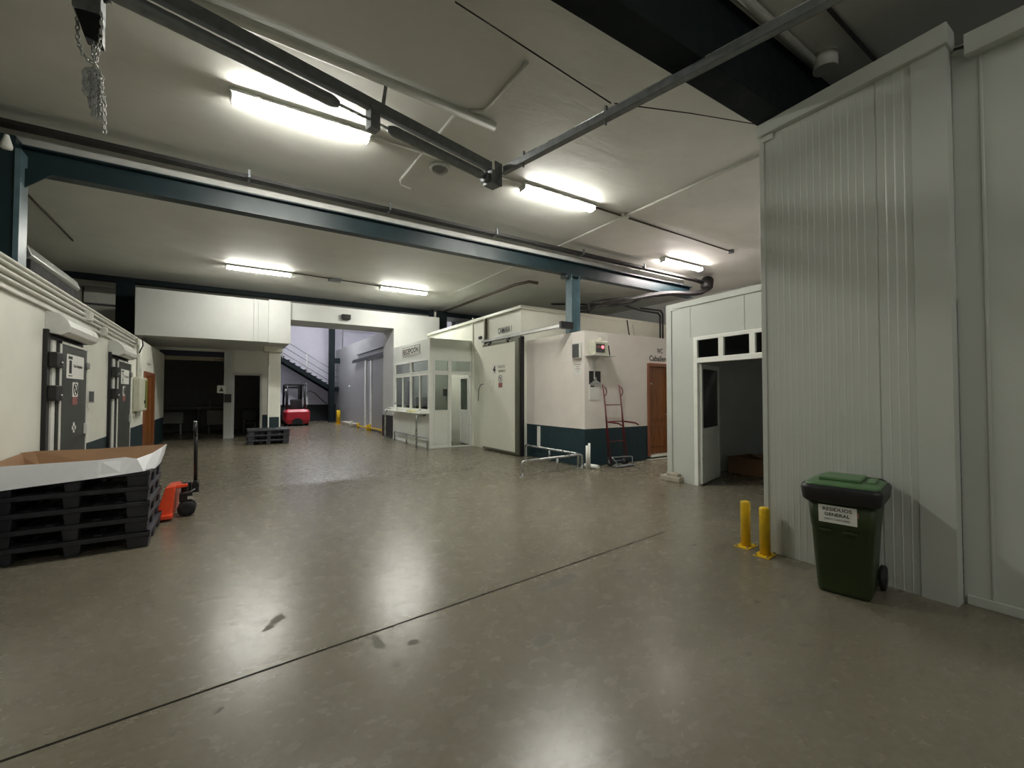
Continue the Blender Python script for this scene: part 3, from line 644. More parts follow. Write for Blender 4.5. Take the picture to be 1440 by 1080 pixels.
def sign_left(y0, y1, z0, z1, label, x=-1.798, big='1', word='PRODUCTO', foot='ELABORADO', nm='door_sign'):
    s = thing(nm, label, 'sign', (x, (y0 + y1) / 2, z0))
    MB().box(x, x + 0.004, y0, y1, z0, z1).build('plate', m_paper, s)
    X = x + 0.004; w = y1 - y0; h = z1 - z0
    text('number', big, (X, y0 + w * 0.12, z0 + h * 0.2), (0, 1, 0), UZ, w * 0.14, h * 0.55, m_ink, s, 0.002, 0.02)
    MB().box(X, X + 0.001, y0 + w * 0.08, y0 + w * 0.3, z0 + h * 0.80, z0 + h * 0.92).build('heading', m_ink, s)
    MB().box(X, X + 0.001, y0 + w * 0.08, y0 + w * 0.3, z0 + h * 0.08, z0 + h * 0.12).build('underline', m_ink, s)
    text('word', word, (X, y0 + w * 0.36, z0 + h * 0.44), (0, 1, 0), UZ, w * 0.55, h * 0.18, m_ink, s, 0.002, 0.03)
    return s
sign_left(8.02, 8.82, 1.82, 2.14, 'white notice with a large number 1 on the nearest dark door', word='Uso limpieza')
sign_left(11.50, 12.30, 1.82, 2.11, 'white notice with a number 2 on the second dark door', big='2', word='Uso')
def prohib(U, p, w, h, label, off):
    """pictogram sheet: circle with a slash above a red band; p lower-left, U across"""
    U = Vector(U); Nn = U.cross(Vector(UZ)).normalized(); P = Vector(p)
    s = thing('prohibition_sign', label, 'sign', tuple(P + U * w / 2))
    def q(mb, u0, u1, z0, z1, d0, d1):
        pts = []
        for z in (z0, z1):
            for (u, dd) in ((u0, d0), (u1, d0), (u1, d1), (u0, d1)): pts.append(tuple(P + U * u * w + Nn * dd + Vector((0, 0, z * h))))
        return mb.hexa(pts[:4], pts[4:])
    q(MB(), 0, 1, 0.36, 1, 0.0, 0.003).build('sheet', m_paper, s)
    q(MB(), 0, 1, 0, 0.36, 0.0, 0.003).build('red_band', m_pinkp, s)
    c = P + U * w / 2 + Nn * 0.005 + Vector((0, 0, 0.68 * h))
    mb = MB().torus(tuple(c), 0.26 * h, 0.02 * h, tuple(Nn), (1, 1), 20, 4); mb.build('ring', m_ink, s)
    a = c - U * 0.17 * h + Vector((0, 0, 0.17 * h)); b = c + U * 0.17 * h - Vector((0, 0, 0.17 * h))
    MB().cyl(tuple(a), tuple(b), 0.02 * h, 6).build('slash', m_ink, s)
    mb = MB().box(0, 0.001, -0.04 * h, 0.04 * h, -0.12 * h, 0.12 * h)
    mb.v = [tuple(c + U * v[1] + Nn * v[0] + Vector((0, 0, v[2]))) for v in mb.v]; mb.build('figure', m_ink, s)
    return s
prohib((0, 1, 0), (-1.798, 8.30, 1.46), 0.25, 0.31, 'small prohibition sign with red band below the number 1 notice', 0)
prohib((0, 1, 0), (-1.798, 11.70, 1.47), 0.23, 0.30, 'small prohibition sign with red band on the second dark door', 0)
tag(MB().box(-1.80, -1.796, 8.33, 8.50, 1.12, 1.17).box(-1.80, -1.796, 8.38, 8.44, 1.08, 1.22).build('sticker', m_paper), 'torn white sticker low on the nearest dark door', 'sticker')
cb = thing('control_box', 'grey control box on the white wall beside the nearest dark door', 'control box', (-1.87, 9.4, 1.47))
MB().box(-1.9, -1.81, 9.18, 9.56, 1.47, 1.67).build('case', m_lgrey, cb, 0.012)
MB().box(-1.81, -1.806, 9.22, 9.50, 1.49, 1.65).build('screen', m_screen, cb)
sw = thing('wall_switch', 'small white wall switch under the grey control box', 'switch', (-1.88, 9.4, 1.33))
MB().box(-1.9, -1.86, 9.34, 9.50, 1.33, 1.42).build('plate', m_upvc, sw, 0.006)
MB().box(-1.86, -1.85, 9.38, 9.45, 1.35, 1.40).build('rocker', m_lgrey, sw)
eb = thing('electrical_cabinet', 'tall cream electrical cabinet on the white wall before the wooden door', 'cabinet', (-1.8, 14.0, 1.2))
MB().box(-1.9, -1.76, 13.5, 14.55, 1.2, 2.02).build('case', m_beige, eb, 0.03, 3)
MB().box(-1.76, -1.752, 14.2, 14.5, 1.27, 1.96).build('cover', m_green, eb, 0.004)
MB().box(-1.765, -1.74, 14.08, 14.16, 1.38, 1.46).build('latch', m_black, eb)
MB().box(-1.88, -1.80, 13.9, 14.0, 1.08, 1.2).build('cable_gland', m_lgrey, eb)
pipe('conduit', [(-1.85, 13.95, 2.02), (-1.85, 13.95, 2.93)], 0.045, m_upvc, 'vertical white pipe rising from the cream electrical cabinet', 'conduit')
# wooden door at the end of the left wall
dd = struct(MB().box(-1.9, -1.86, 15.0, 15.12, 0, 2.22).box(-1.9, -1.86, 16.75, 16.87, 0, 2.22).box(-1.9, -1.86, 15.12, 16.75, 2.12, 2.22).build('door_5', m_woodf, None, 0.004))
MB().box(-1.9, -1.87, 15.12, 16.75, 0, 2.12).build('door_leaf', m_wood, dd)
MB().box(-1.875, -1.86, 16.05, 16.10, 0.25, 2.05).build('finger_plate', m_woodf, dd)
tag(B(-1.9, -1.87, 15.6, 16.0, 2.45, 2.50).build('wall_plate', m_lgrey), 'small grey plate on the wall above the left wooden door', 'sign')
# conduits along the top of the left wall
cz = [(2.955, 0.022), (2.90, 0.02), (2.82, 0.026), (2.745, 0.022)]
names = ['topmost of the white conduits along the left wall', 'second white conduit from the top along the left wall', 'third white conduit from the top along the left wall', 'lowest thin white conduit along the left wall']
for (z, r), lb in zip(cz, names):
    tag(MB().tube([(-1.87, -4, z), (-1.87, 13.3, z), (-1.87, 13.6, z - 0.02)], r, 10).build('conduit', m_pipe), lb, 'conduit', 'white conduits on the left wall')
tag(B(-1.9, -1.86, -4, 13.0, 2.64, 2.68).build('cable_trunking', m_pipe, None, 0.005), 'white cable trunking just under the conduits on the left wall', 'trunking')
for y_, z_ , lb in ((9.25, 2.74, 'white junction box on the left conduits over the first dark door'), (10.25, 2.62, 'lower white junction box between the two dark doors'), (13.45, 2.78, 'white junction box at the far end of the left conduits')):
    j = thing('junction_box', lb, 'junction box', (-1.84, y_, z_))
    MB().box(-1.9, -1.80, y_ - 0.08, y_ + 0.08, z_, z_ + 0.15).build('case', m_pipe, j, 0.01)
    MB().cyl((-1.80, y_, z_ + 0.075), (-1.79, y_, z_ + 0.075), 0.04, 14).build('lid', m_upvc, j)
tag(MB().tube([(-1.82, 13.5, 2.93), (-1.78, 13.75, 3.0), (-1.78, 13.9, 2.8), (-1.82, 13.7, 2.6)], 0.014, 8).build('looped_cable', m_cable), 'thin dark cable looping around the end of the left conduits', 'cable')
# end wall panels and pipes above left
tag(MB().tube([(-4.6, 19.3, 4.55), (-3.0, 19.3, 4.55), (-2.85, 19.3, 4.45), (-2.82, 19.3, 4.2), (-2.9, 19.3, 3.4)], 0.03, 8).build('ceiling_pipe', m_galv), 'thin grey pipe bending down on the far wall left of the mezzanine', 'pipe')
pipe('conduit', [(-4.0, 19.37, 3.0), (-4.0, 19.37, 5.1)], 0.02, m_brown, 'vertical dark strip on the far wall above the left conduits', 'conduit')
# silver cooler on top of the cold rooms
ev = thing('evaporator_unit', 'silver and black cooling unit standing on top of the left cold room', 'cooling unit', (-2.7, 9.9, 3.0))
MB().prism([(-3.1, 3.46), (-2.32, 3.46), (-2.28, 3.50), (-2.33, 3.64), (-2.42, 3.69), (-3.1, 3.69)], 1, 8.6, 10.9).build('casing', m_alu, ev, 0.02)
MB().box(-3.08, -2.31, 8.62, 10.88, 3.10, 3.458).build('coil', m_rubber, ev, 0.01)
MB().tube([(-2.28, 8.8, 3.24), (-2.28, 10.8, 3.24)], 0.015, 8).build('copper_pipe', M('copper', (0.35, 0.12, 0.06), 0.35, 0.8), ev)
for y_ in (9.1, 10.8): MB().box(-3.0, -2.4, y_, y_ + 0.06, 3.0, 3.12).build('foot', m_galv, ev)
tag(MB().lathe([(0.02, 0.16), (0.03, 0.12), (0.055, 0.03), (0.05, 0.0), (0.02, -0.01)], (-2.22, 7.45, 4.47)).build('pendant_sensor', m_upvc), 'small white bulb fitting hanging beside the left teal column', 'lamp')

# ================================================================== PALLETS
def pallet(W=1.2, Dp=1.0, H=0.16):
    """recycled plastic pallet, origin at bottom centre"""
    r = thing('plastic_pallet', 'x', 'pallet', (0, 0, 0))
    mb = MB(); hx, hy = W / 2, Dp / 2
    mb.box(-hx, hx, -hy, -hy + 0.09, H - 0.045, H).box(-hx, hx, hy - 0.09, hy, H - 0.045, H)
    mb.box(-hx, -hx + 0.09, -hy, hy, H - 0.045, H).box(hx - 0.09, hx, -hy, hy, H - 0.045, H)
    n = 6
    for k in range(n):
        x = -hx + 0.12 + (W - 0.24 - 0.11) * k / (n - 1); mb.box(x, x + 0.11, -hy + 0.05, hy - 0.05, H - 0.03, H - 0.002)
    for k in range(3):
        y = -hy + 0.2 + (Dp - 0.4) * k / 2; mb.box(-hx + 0.05, hx - 0.05, y - 0.05, y + 0.05, H - 0.04, H - 0.004)
    mb.box(-hx + 0.1, hx - 0.1, -0.01, 0.01, 0.03, H - 0.03).box(-hx + 0.1, hx - 0.1, 0.30, 0.31, 0.03, H - 0.03)
    mb.build('deck', m_pallet, r, 0.006)
    for ix in (-1, 0, 1):
        for iy in (-1, 0, 1):
            cx, cy = ix * (hx - 0.10), iy * (hy - 0.10); a = 0.095 if ix else 0.065; b = 0.085
            a0 = (cx - a if ix else cx - a, cx + a)
            t = [(a0[0], cy - b, H - 0.045), (a0[1], cy - b, H - 0.045), (a0[1], cy + b, H - 0.045), (a0[0], cy + b, H - 0.045)]
            s = 0.012
            bq = [(a0[0] + s, cy - b + s, 0), (a0[1] - s, cy - b + s, 0), (a0[1] - s, cy + b - s, 0), (a0[0] + s, cy + b - s, 0)]
            MB().hexa(bq, t).build('foot', m_pallet, r, 0.008)
    return r
ordn = ['lowest', 'second lowest', 'middle', 'second highest', 'topmost']
P0 = pallet()
for k in range(5):
    p_ = P0 if k == 0 else copy_tree(P0)
    p_.location = (-1.29 + (0.008, -0.008, 0.004, -0.006, 0.0)[k], 6.50 + (0, 0.006, -0.006, 0.004, 0)[k], 0.16 * k)
    p_['label'] = 'black plastic pallet, %s of the stack of five at left' % ordn[k]; p_['group'] = 'black pallets stacked at left'
for k in range(3):
    p_ = copy_tree(P0); p_.location = (1.10 + 0.01 * (k - 1), 16.68, 0.16 * k)
    p_['label'] = 'black plastic pallet, %s of the small stack before the white pillar' % ['lowest', 'middle', 'topmost'][k]; p_['group'] = 'black pallets by the far pillar'
# cardboard tray on the stack
tz = 0.805
tr = thing('cardboard_tray', 'shallow cardboard tray with white outer flaps on the left pallet stack', 'tray', (-1.29, 6.5, tz))
MB().box(-1.87, -0.72, 6.05, 6.95, tz, tz + 0.006).build('base', m_card, tr)
def quadstrip(top, bot, th, mat_name, mat, d):
    mb = MB(); n = len(top); d = Vector(d) * th
    f = [Vector(p) for p in bot] + [Vector(p) for p in top]
    vs = f + [v + d for v in f]
    fs = []
    for i in range(n - 1):
        fs += [(i, i + 1, n + i + 1, n + i), (2*n + i + 1, 2*n + i, 3*n + i, 3*n + i + 1), (i + 1, i, 2*n + i, 2*n + i + 1), (n + i, n + i + 1, 3*n + i + 1, 3*n + i)]
    fs += [(0, n, 3*n, 2*n), (n - 1, 2*n + n - 1, 3*n + n - 1, 2 * n - 1)]
    return mb.add(vs, fs).build(mat_name, mat, tr)
# white front flap, leaning outwards, sagging over the deck edge
quadstrip([(-1.92, 6.03, 0.93), (-1.5, 6.02, 0.935), (-1.1, 6.02, 0.94), (-0.90, 6.05, 0.95), (-0.80, 6.02, 0.93)],
          [(-1.92, 5.97, 0.70), (-1.5, 5.97, 0.735), (-1.1, 5.97, 0.765), (-0.90, 5.97, 0.785), (-0.74, 5.98, 0.80)], 0.005, 'front_flap', m_cardw, (0, 1, 0))
quadstrip([(-0.80, 6.02, 0.93), (-0.70, 6.3, 0.955), (-0.645, 6.68, 0.985), (-0.64, 6.95, 0.985)],
          [(-0.74, 5.98, 0.80), (-0.675, 6.25, 0.79), (-0.665, 6.6, 0.80), (-0.665, 6.93, 0.86)], 0.005, 'side_flap', m_cardw, (-1, 0, 0))
quadstrip([(-1.93, 6.93, 0.965), (-1.8, 6.98, 0.975), (-1.3, 7.0, 0.965), (-0.64, 6.97, 0.985)],
          [(-1.86, 6.93, tz), (-1.75, 6.95, tz), (-1.3, 6.95, tz), (-0.70, 6.93, tz)], 0.005, 'rear_flap', m_card, (0, -1, 0))
quadstrip([(-1.885, 6.03, 0.93), (-1.885, 6.5, 0.95), (-1.885, 6.93, 0.965)], [(-1.86, 6.03, tz), (-1.86, 6.5, tz), (-1.86, 6.93, tz)], 0.005, 'side_flap', m_card, (1, 0, 0))

# ================================================================== PALLET JACK (orange), behind the stack, forks under it
jk = thing('pallet_jack', 'orange pallet jack with upright black handle behind the left pallet stack', 'pallet jack', (-0.45, 7.3, 0))
mb = MB()
mb.hexa([(-0.76, 7.06, 0.06), (-0.60, 7.06, 0.06), (-0.56, 7.54, 0.06), (-0.76, 7.54, 0.06)], [(-0.66, 7.10, 0.42), (-0.56, 7.10, 0.43), (-0.54, 7.50, 0.43), (-0.64, 7.50, 0.42)])
mb.hexa([(-0.62, 7.16, 0.38), (-0.44, 7.20, 0.39), (-0.44, 7.40, 0.39), (-0.62, 7.44, 0.38)], [(-0.62, 7.16, 0.43), (-0.44, 7.20, 0.43), (-0.44, 7.40, 0.43), (-0.62, 7.44, 0.43)])
mb.build('frame', m_orange, jk, 0.01)
for yy in (7.10, 7.48):
    MB().box(-1.75, -0.58, yy - 0.075, yy + 0.075, 0.03, 0.085).build('fork', m_orange, jk, 0.012)
MB().cyl((-0.46, 7.30, 0.20), (-0.46, 7.30, 0.44), 0.055).box(-0.53, -0.39, 7.21, 7.39, 0.20, 0.30).build('hydraulic_pump', m_black, jk, 0.004)
MB().box(-0.44, -0.385, 7.205, 7.21, 0.225, 0.265).build('data_plate', m_paper, jk)
for yy in (7.23, 7.37):
    MB().lathe([(0.04, -0.028), (0.095, -0.028), (0.10, -0.02), (0.10, 0.02), (0.095, 0.028), (0.04, 0.028)], (-0.45, yy, 0.10), (0, 1, 0), 28).build('steering_wheel', m_rubber, jk)
MB().box(-0.40, -0.32, 7.24, 7.36, 0.30, 0.42).cyl((-0.36, 7.22, 0.42), (-0.36, 7.38, 0.42), 0.035).build('tiller_joint', m_black, jk, 0.006)
MB().tube([(-0.36, 7.30, 0.42), (-0.365, 7.31, 0.9), (-0.37, 7.32, 1.08)], 0.022, 12).build('handle_bar', m_black, jk)
MB().tube([(-0.37, 7.32, 1.06), (-0.372, 7.24, 1.10), (-0.375, 7.23, 1.18), (-0.375, 7.32, 1.21), (-0.375, 7.41, 1.18), (-0.372, 7.40, 1.10), (-0.37, 7.32, 1.06)], 0.022, 8).build('handle_loop', m_black, jk)
MB().cyl((-0.375, 7.32, 1.225), (-0.375, 7.32, 1.245), 0.02, 10).build('grip', m_lgrey, jk)
MB().tube([(-0.50, 7.20, 0.31), (-0.40, 7.18, 0.33), (-0.36, 7.18, 0.36)], 0.008, 8).build('release_pedal', m_galv, jk)

# ================================================================== WHEELIE BIN
bn = thing('wheelie_bin', 'dark green wheelie bin with lighter lid against the ribbed right wall', 'bin', (0, 0, 0))
# local: front faces -X, width along Y, base rectangle
def rrect(x0, x1, y0, y1, r, z, n=5):
    pts = []
    for cx, cy, a0 in ((x1 - r, y1 - r, 0), (x0 + r, y1 - r, 90), (x0 + r, y0 + r, 180), (x1 - r, y0 + r, 270)):
        for k in range(n + 1):
            a = R(a0 + 90 * k / n); pts.append((cx + r * math.cos(a), cy + r * math.sin(a), z))
    return pts
def loft(rings, smooth=True, cap=True):
    mb = MB(); n = len(rings[0]); vs = [p for r in rings for p in r]
    mb.add(vs, [(i * n + k, i * n + (k + 1) % n, (i + 1) * n + (k + 1) % n, (i + 1) * n + k) for i in range(len(rings) - 1) for k in range(n)], smooth)
    if cap: mb.add(vs, [tuple(range(n)), tuple(range(len(rings) * n - 1, (len(rings) - 1) * n - 1, -1))])
    return mb
loft([rrect(0.0, 0.36, -0.165, 0.165, 0.04, 0.0), rrect(-0.005, 0.37, -0.175, 0.175, 0.045, 0.03), rrect(-0.035, 0.40, -0.205, 0.205, 0.045, 0.52),
      rrect(-0.045, 0.405, -0.208, 0.208, 0.045, 0.535), rrect(-0.062, 0.43, -0.228, 0.228, 0.045, 0.775)]).build('body', m_binb, bn)
loft([rrect(-0.075, 0.44, -0.235, 0.235, 0.04, 0.735), rrect(-0.095, 0.46, -0.255, 0.255, 0.05, 0.755), rrect(-0.105, 0.465, -0.268, 0.268, 0.06, 0.845), rrect(-0.095, 0.455, -0.258, 0.258, 0.06, 0.872)]).build('rim', m_black, bn)
ld = loft([rrect(-0.085, 0.448, -0.248, 0.248, 0.06, 0.868), rrect(-0.08, 0.445, -0.243, 0.243, 0.07, 0.882), rrect(-0.04, 0.42, -0.21, 0.21, 0.07, 0.893), rrect(0.02, 0.38, -0.15, 0.15, 0.06, 0.90)]).build('lid', m_binlid, bn)
MB().box(0.03, 0.36, -0.12, 0.16, 0.895, 0.925).box(0.08, 0.33, -0.20, -0.14, 0.885, 0.912).build('lid_rib', m_binlid, ld, 0.012)
MB().tube([(0.43, -0.23, 0.83), (0.46, -0.22, 0.87), (0.475, -0.19, 0.88), (0.475, 0.19, 0.88), (0.46, 0.22, 0.87), (0.43, 0.23, 0.83)], 0.014, 10).build('handle', m_black, bn)
for s_ in (-1, 1):
    wh = MB().lathe([(0.02, -0.022), (0.085, -0.022), (0.098, -0.014), (0.098, 0.014), (0.085, 0.022), (0.02, 0.022)], (0.385, s_ * 0.205, 0.098), (0, 1, 0), 26).build('wheel', m_rubber, bn)
    MB().lathe([(0.05, -0.003), (0.05, 0.003)], (0.385, s_ * 0.228, 0.098), (0, 1, 0), 16).build('hub', m_black, wh)
MB().cyl((0.385, -0.2, 0.098), (0.385, 0.2, 0.098), 0.012).build('axle', m_galv, bn)
for (ya, yb) in ((0.06, 0.15), (-0.11, -0.01)):
    MB().box(-0.052, -0.03, ya, yb, 0.50, 0.522).build('grip_ledge', m_binb, bn, 0.006)
bs_ = thing('bin_label', 'white label reading RESIDUOS GENERAL on the front of the green bin', 'label', (0, 0, 0))
sl = -0.024 / 0.24
def bl(u, z, d=0.0): return Vector((-0.0585 - d + (z - 0.72) * sl, -u, z))
def bquad(mb, u0, u1, z0, z1, d0, d1): return mb.hexa([bl(u0, z0, d0), bl(u1, z0, d0), bl(u1, z0, d1), bl(u0, z0, d1)], [bl(u0, z1, d0), bl(u1, z1, d0), bl(u1, z1, d1), bl(u0, z1, d1)])
bquad(MB(), -0.145, 0.105, 0.575, 0.715, 0.001, 0.004).build('plate', m_paper, bs_)
Vt = (bl(0, 0.72) - bl(0, 0.62)).normalized()
for s_, u0, w_, z0, h_, b_ in (('RESIDUOS', -0.115, 0.19, 0.672, 0.028, 0.02), ('GENERAL', -0.105, 0.165, 0.630, 0.027, 0.02), ('(RESTO CARTONES)', -0.105, 0.165, 0.594, 0.019, 0.01)):
    text('word', s_, bl(u0, z0, 0.004), (0, -1, 0), Vt, w_, h_, m_ink, bs_, 0.0012, b_)
bquad(MB(), 0.105, 0.115, 0.64, 0.685, 0.0, 0.002).build('red_tab', m_pinkp, bs_)
for o_ in (bn, bs_): o_.location = (4.13, 1.56, 0); o_.rotation_euler = (0, 0, R(11))

# ================================================================== BOLLARDS
def bollard(x, y, label, rz):
    b = thing('bollard', label, 'bollard', (0, 0, 0), 'yellow bollards at the ribbed wall end')
    MB().lathe([(0.048, 0), (0.048, 0.45), (0.044, 0.462), (0.03, 0.468)], (0, 0, 0.008), (0, 0, 1), 24).build('post', m_yellow, b)
    MB().box(-0.11, 0.11, -0.075, 0.075, 0, 0.010).build('base_plate', m_yellow, b, 0.003)
    for sx in (-1, 1):
        for sy in (-1, 1): MB().cyl((sx * 0.09, sy * 0.055, 0.01), (sx * 0.09, sy * 0.055, 0.022), 0.010, 6).build('bolt', m_galv, b)
    b.location = (x, y, 0); b.rotation_euler = (0, 0, R(rz)); return b
bollard(4.62, 2.62, 'yellow bollard standing further from the camera by the ribbed wall corner', 5)
bollard(4.52, 2.37, 'yellow bollard nearer the camera, closest to the green bin', 8)
def bend(pts, r, n=5):
    """round the corners of a polyline"""
    P = [Vector(p) for p in pts]; out = [P[0]]
    for i in range(1, len(P) - 1):
        a = P[i] + (P[i - 1] - P[i]).normalized() * r; b = P[i] + (P[i + 1] - P[i]).normalized() * r
        for k in range(n + 1):
            t = k / n; out.append(a * (1 - t) ** 2 + P[i] * 2 * t * (1 - t) + b * t * t)
    return out + [P[-1]]
def barrier(p0, p1, h, label, mid=(0.5,), mat=m_chrome, r=0.026, name='guard_rail', fl=True):
    p0, p1 = Vector(p0), Vector(p1)
    g = thing(name, label, 'guard rail', tuple((p0 + p1) / 2))
    MB().tube(bend([p0, p0 + Vector((0, 0, h)), p1 + Vector((0, 0, h)), p1], 0.07), r, 12).build('rail', mat, g)
    for t in mid:
        q = p0.lerp(p1, t); MB().cyl(q, q + Vector((0, 0, h)), r * 0.9, 10).build('post', mat, g)
    for q in (p0, p1): MB().cyl(q, q + Vector((0, 0, 0.008)), r * 2, 14).build('foot_plate', mat, g)
    return g
barrier((4.82, 7.14, 0), (6.50, 7.30, 0), 0.30, 'chrome guard rail reaching out from the toilet block corner', (0.56,))
barrier((6.47, 9.45, 0), (6.50, 7.42, 0), 0.30, 'chrome guard rail along the foot of the toilet block side', (0.5,))
barrier((4.92, 15.3, 0), (4.92, 12.25, 0), 0.31, 'low chrome guard rail along the foot of the reception booth', (0.4,))
hp_ = thing('handrail_hoop', 'tall chrome hoop at the far end of the reception counter', 'handrail', (4.66, 15.45, 0))
MB().tube(bend([(4.64, 15.5, 0), (4.64, 15.5, 1.08), (5.05, 15.5, 1.08)], 0.1), 0.03, 12).build('rail', m_chrome, hp_)
MB().cyl((4.64, 15.5, 0), (4.64, 15.5, 0.01), 0.045).build('foot_plate', m_chrome, hp_)
hp_ = thing('handrail_hoop', 'tall chrome hoop before the middle of the reception counter', 'handrail', (4.70, 12.6, 0))
MB().tube(bend([(4.70, 12.58, 0), (4.70, 12.58, 0.97), (5.05, 12.75, 0.97)], 0.1), 0.03, 12).build('rail', m_chrome, hp_)
MB().cyl((4.70, 12.58, 0), (4.70, 12.58, 0.01), 0.045).build('foot_plate', m_chrome, hp_)
# white drain pipes at the toilet block corner
dp = thing('drain_pipe', 'white plastic drain pipe standing and lying at the toilet block corner', 'pipe', (6.55, 7.15, 0))
MB().cyl((6.52, 7.16, 0), (6.52, 7.16, 0.50), 0.028).cyl((6.575, 7.15, 0), (6.575, 7.15, 0.55), 0.026).build('upright_pipe', m_upvc, dp)
MB().cyl((6.60, 7.32, 0.05), (6.68, 6.98, 0.05), 0.045).build('lying_pipe', m_upvc, dp)

# ================================================================== HAND TRUCK
ht = thing('hand_truck', 'dark red hand truck leaning on the toilet block wall', 'hand truck', (7.38, 7.1, 0))
X0, X1 = 7.14, 7.66
def hy(z): return 7.06 + 0.24 * z / 1.83
for i, x in enumerate((X0, X1)):
    MB().tube([(x, hy(0.10), 0.10), (x, hy(1.83), 1.83)], 0.016, 10).build('upright', m_redp, ht)
    MB().tube(bend([(x, hy(1.80), 1.80), (x + 0.09, hy(1.74), 1.74), (x + 0.09, hy(1.62), 1.62), (x, hy(1.56), 1.56)], 0.05), 0.011, 8).build('handle', m_redp, ht)
    MB().tube([(x, hy(1.45), 1.45), (x + 0.02, hy(0.9) + 0.05, 0.95), (x + 0.05, 7.20, 0.12)], 0.010, 8).build('brace', m_redp, ht)
    MB().tube([(x, hy(0.99), 0.99), (x + 0.02, 6.84, 0.97), (x + 0.03, 6.76, 0.93)], [0.018, 0.018, 0.016], 10).build('cargo_arm', m_redp, ht)
    wl_ = MB().lathe([(0.04, -0.025), (0.095, -0.025), (0.11, -0.012), (0.11, 0.012), (0.095, 0.025), (0.04, 0.025)], (x + (0.03 if i == 0 else -0.03), 7.12, 0.11), (1, 0, 0), 26).build('wheel', m_rubber, ht)
    MB().lathe([(0.045, -0.027), (0.045, 0.027)], (x + (0.03 if i == 0 else -0.03), 7.12, 0.11), (1, 0, 0), 14).build('hub', m_galv, wl_)
for z in (1.37, 0.99, 0.55):
    MB().tube([(X0, hy(z), z), (X1, hy(z), z)], 0.011 if z != 0.99 else 0.015, 8).build('crossbar', m_redp, ht)
MB().cyl((X0, 7.12, 0.11), (X1, 7.12, 0.11), 0.012).build('axle', m_galv, ht)
MB().box(X0 - 0.02, X1 + 0.05, 6.86, 7.04, 0.02, 0.03).tube([(X0 - 0.03, 7.0, 0.22), (X1 + 0.08, 7.0, 0.20)], 0.012, 8).tube([(X0 - 0.03, 7.0, 0.22), (X0 + 0.1, 6.9, 0.03)], 0.01, 8).tube([(X1 + 0.08, 7.0, 0.2), (X1, 6.9, 0.03)], 0.01, 8).build('toe_plate', m_galv, ht)

# ================================================================== THINGS ON THE TOILET BLOCK
tv = thing('access_reader', 'rounded grey screen unit on the left face of the toilet block', 'device', (6.6, 7.6, 2.45))
MB().box(6.56, 6.63, 7.42, 7.70, 2.40, 2.78).build('case', m_lgrey, tv, 0.03, 4)
MB().box(6.550, 6.562, 7.455, 7.675, 2.44, 2.74).build('screen', m_screen, tv, 0.004)
pipe('thin_cable', [(6.62, 7.78, 2.75), (6.62, 7.78, 3.02)], 0.006, m_lgrey, 'thin cable above the grey screen unit on the toilet block', 'cable')
nt_ = thing('paper_notice', 'faded paper notice taped below the grey screen unit', 'notice', (6.625, 7.58, 2.06))
MB().box(6.626, 6.63, 7.44, 7.72, 2.05, 2.31).build('sheet', m_paper, nt_)
for k, (u0, u1) in enumerate(((7.46, 7.69), (7.52, 7.62), (7.50, 7.65), (7.54, 7.60))):
    MB().box(6.6245, 6.626, u0, u1, 2.275 - 0.05 * k, 2.287 - 0.05 * k).build('text_line', m_pinkp, nt_)
# shelf with scale unit
sh = thing('wall_shelf', 'small grey wall shelf under the beige display unit', 'shelf', (6.95, 7.25, 2.44))
MB().box(6.65, 7.30, 7.06, 7.35, 2.455, 2.475).build('board', m_lgrey, sh, 0.003)
MB().box(6.88, 6.92, 7.30, 7.35, 2.18, 2.455).hexa([(6.89, 7.28, 2.35), (6.91, 7.28, 2.35), (6.91, 7.35, 2.2), (6.89, 7.35, 2.2)], [(6.89, 7.1, 2.455), (6.91, 7.1, 2.455), (6.91, 7.35, 2.455), (6.89, 7.35, 2.455)]).build('bracket', m_lgrey, sh)
du = thing('display_unit', 'beige electronic box with red display on the wall shelf', 'device', (6.9, 7.2, 2.475))
MB().box(6.70, 7.12, 7.10, 7.30, 2.475, 2.78).build('case', m_beige, du, 0.02, 3)
MB().box(6.74, 7.00, 7.092, 7.10, 2.53, 2.72).build('front_panel', m_screen, du, 0.003)
MB().cyl((6.93, 7.08, 2.65), (6.93, 7.093, 2.65), 0.035).build('red_button', m_red, du)
MB().box(6.76, 6.86, 7.088, 7.093, 2.63, 2.67).build('display', m_pinkp, du)
MB().lathe([(0.07, 0), (0.05, 0.05), (0.02, 0.09)], (6.95, 7.2, 2.78)).build('cap', m_beige, du)
MB().tube([(7.12, 7.2, 2.76), (7.20, 7.18, 2.70), (7.22, 7.18, 2.58), (7.26, 7.2, 2.48)], 0.014, 8).build('plug_cable', m_cable, du)
MB().tube([(7.20, 7.33, 2.6), (7.32, 7.34, 2.75), (7.34, 7.34, 2.9), (7.26, 7.35, 3.02)], 0.006, 6).build('thin_wire', m_lgrey, du)
dr = thing('document_rack', 'black and chrome holder with white sheets on the toilet block wall', 'holder', (6.93, 7.33, 1.5))
MB().box(6.76, 7.10, 7.33, 7.35, 1.83, 2.13).build('black_case', m_black, dr, 0.004)
MB().prism([(6.77, 1.83), (7.09, 1.83), (7.09, 1.86), (6.96, 1.92), (6.94, 2.0), (6.92, 2.0), (6.90, 1.92), (6.77, 1.86)], 1, 7.31, 7.33).build('chrome_clip', m_chrome, dr)
MB().box(6.885, 6.915, 7.32, 7.335, 1.95, 2.2).build('stem', m_lgrey, dr)
MB().box(6.77, 7.06, 7.335, 7.35, 1.49, 1.83).build('paper_block', m_paper, dr)
MB().box(6.79, 6.90, 7.333, 7.336, 1.775, 1.80).build('printed_mark', m_ink, dr)

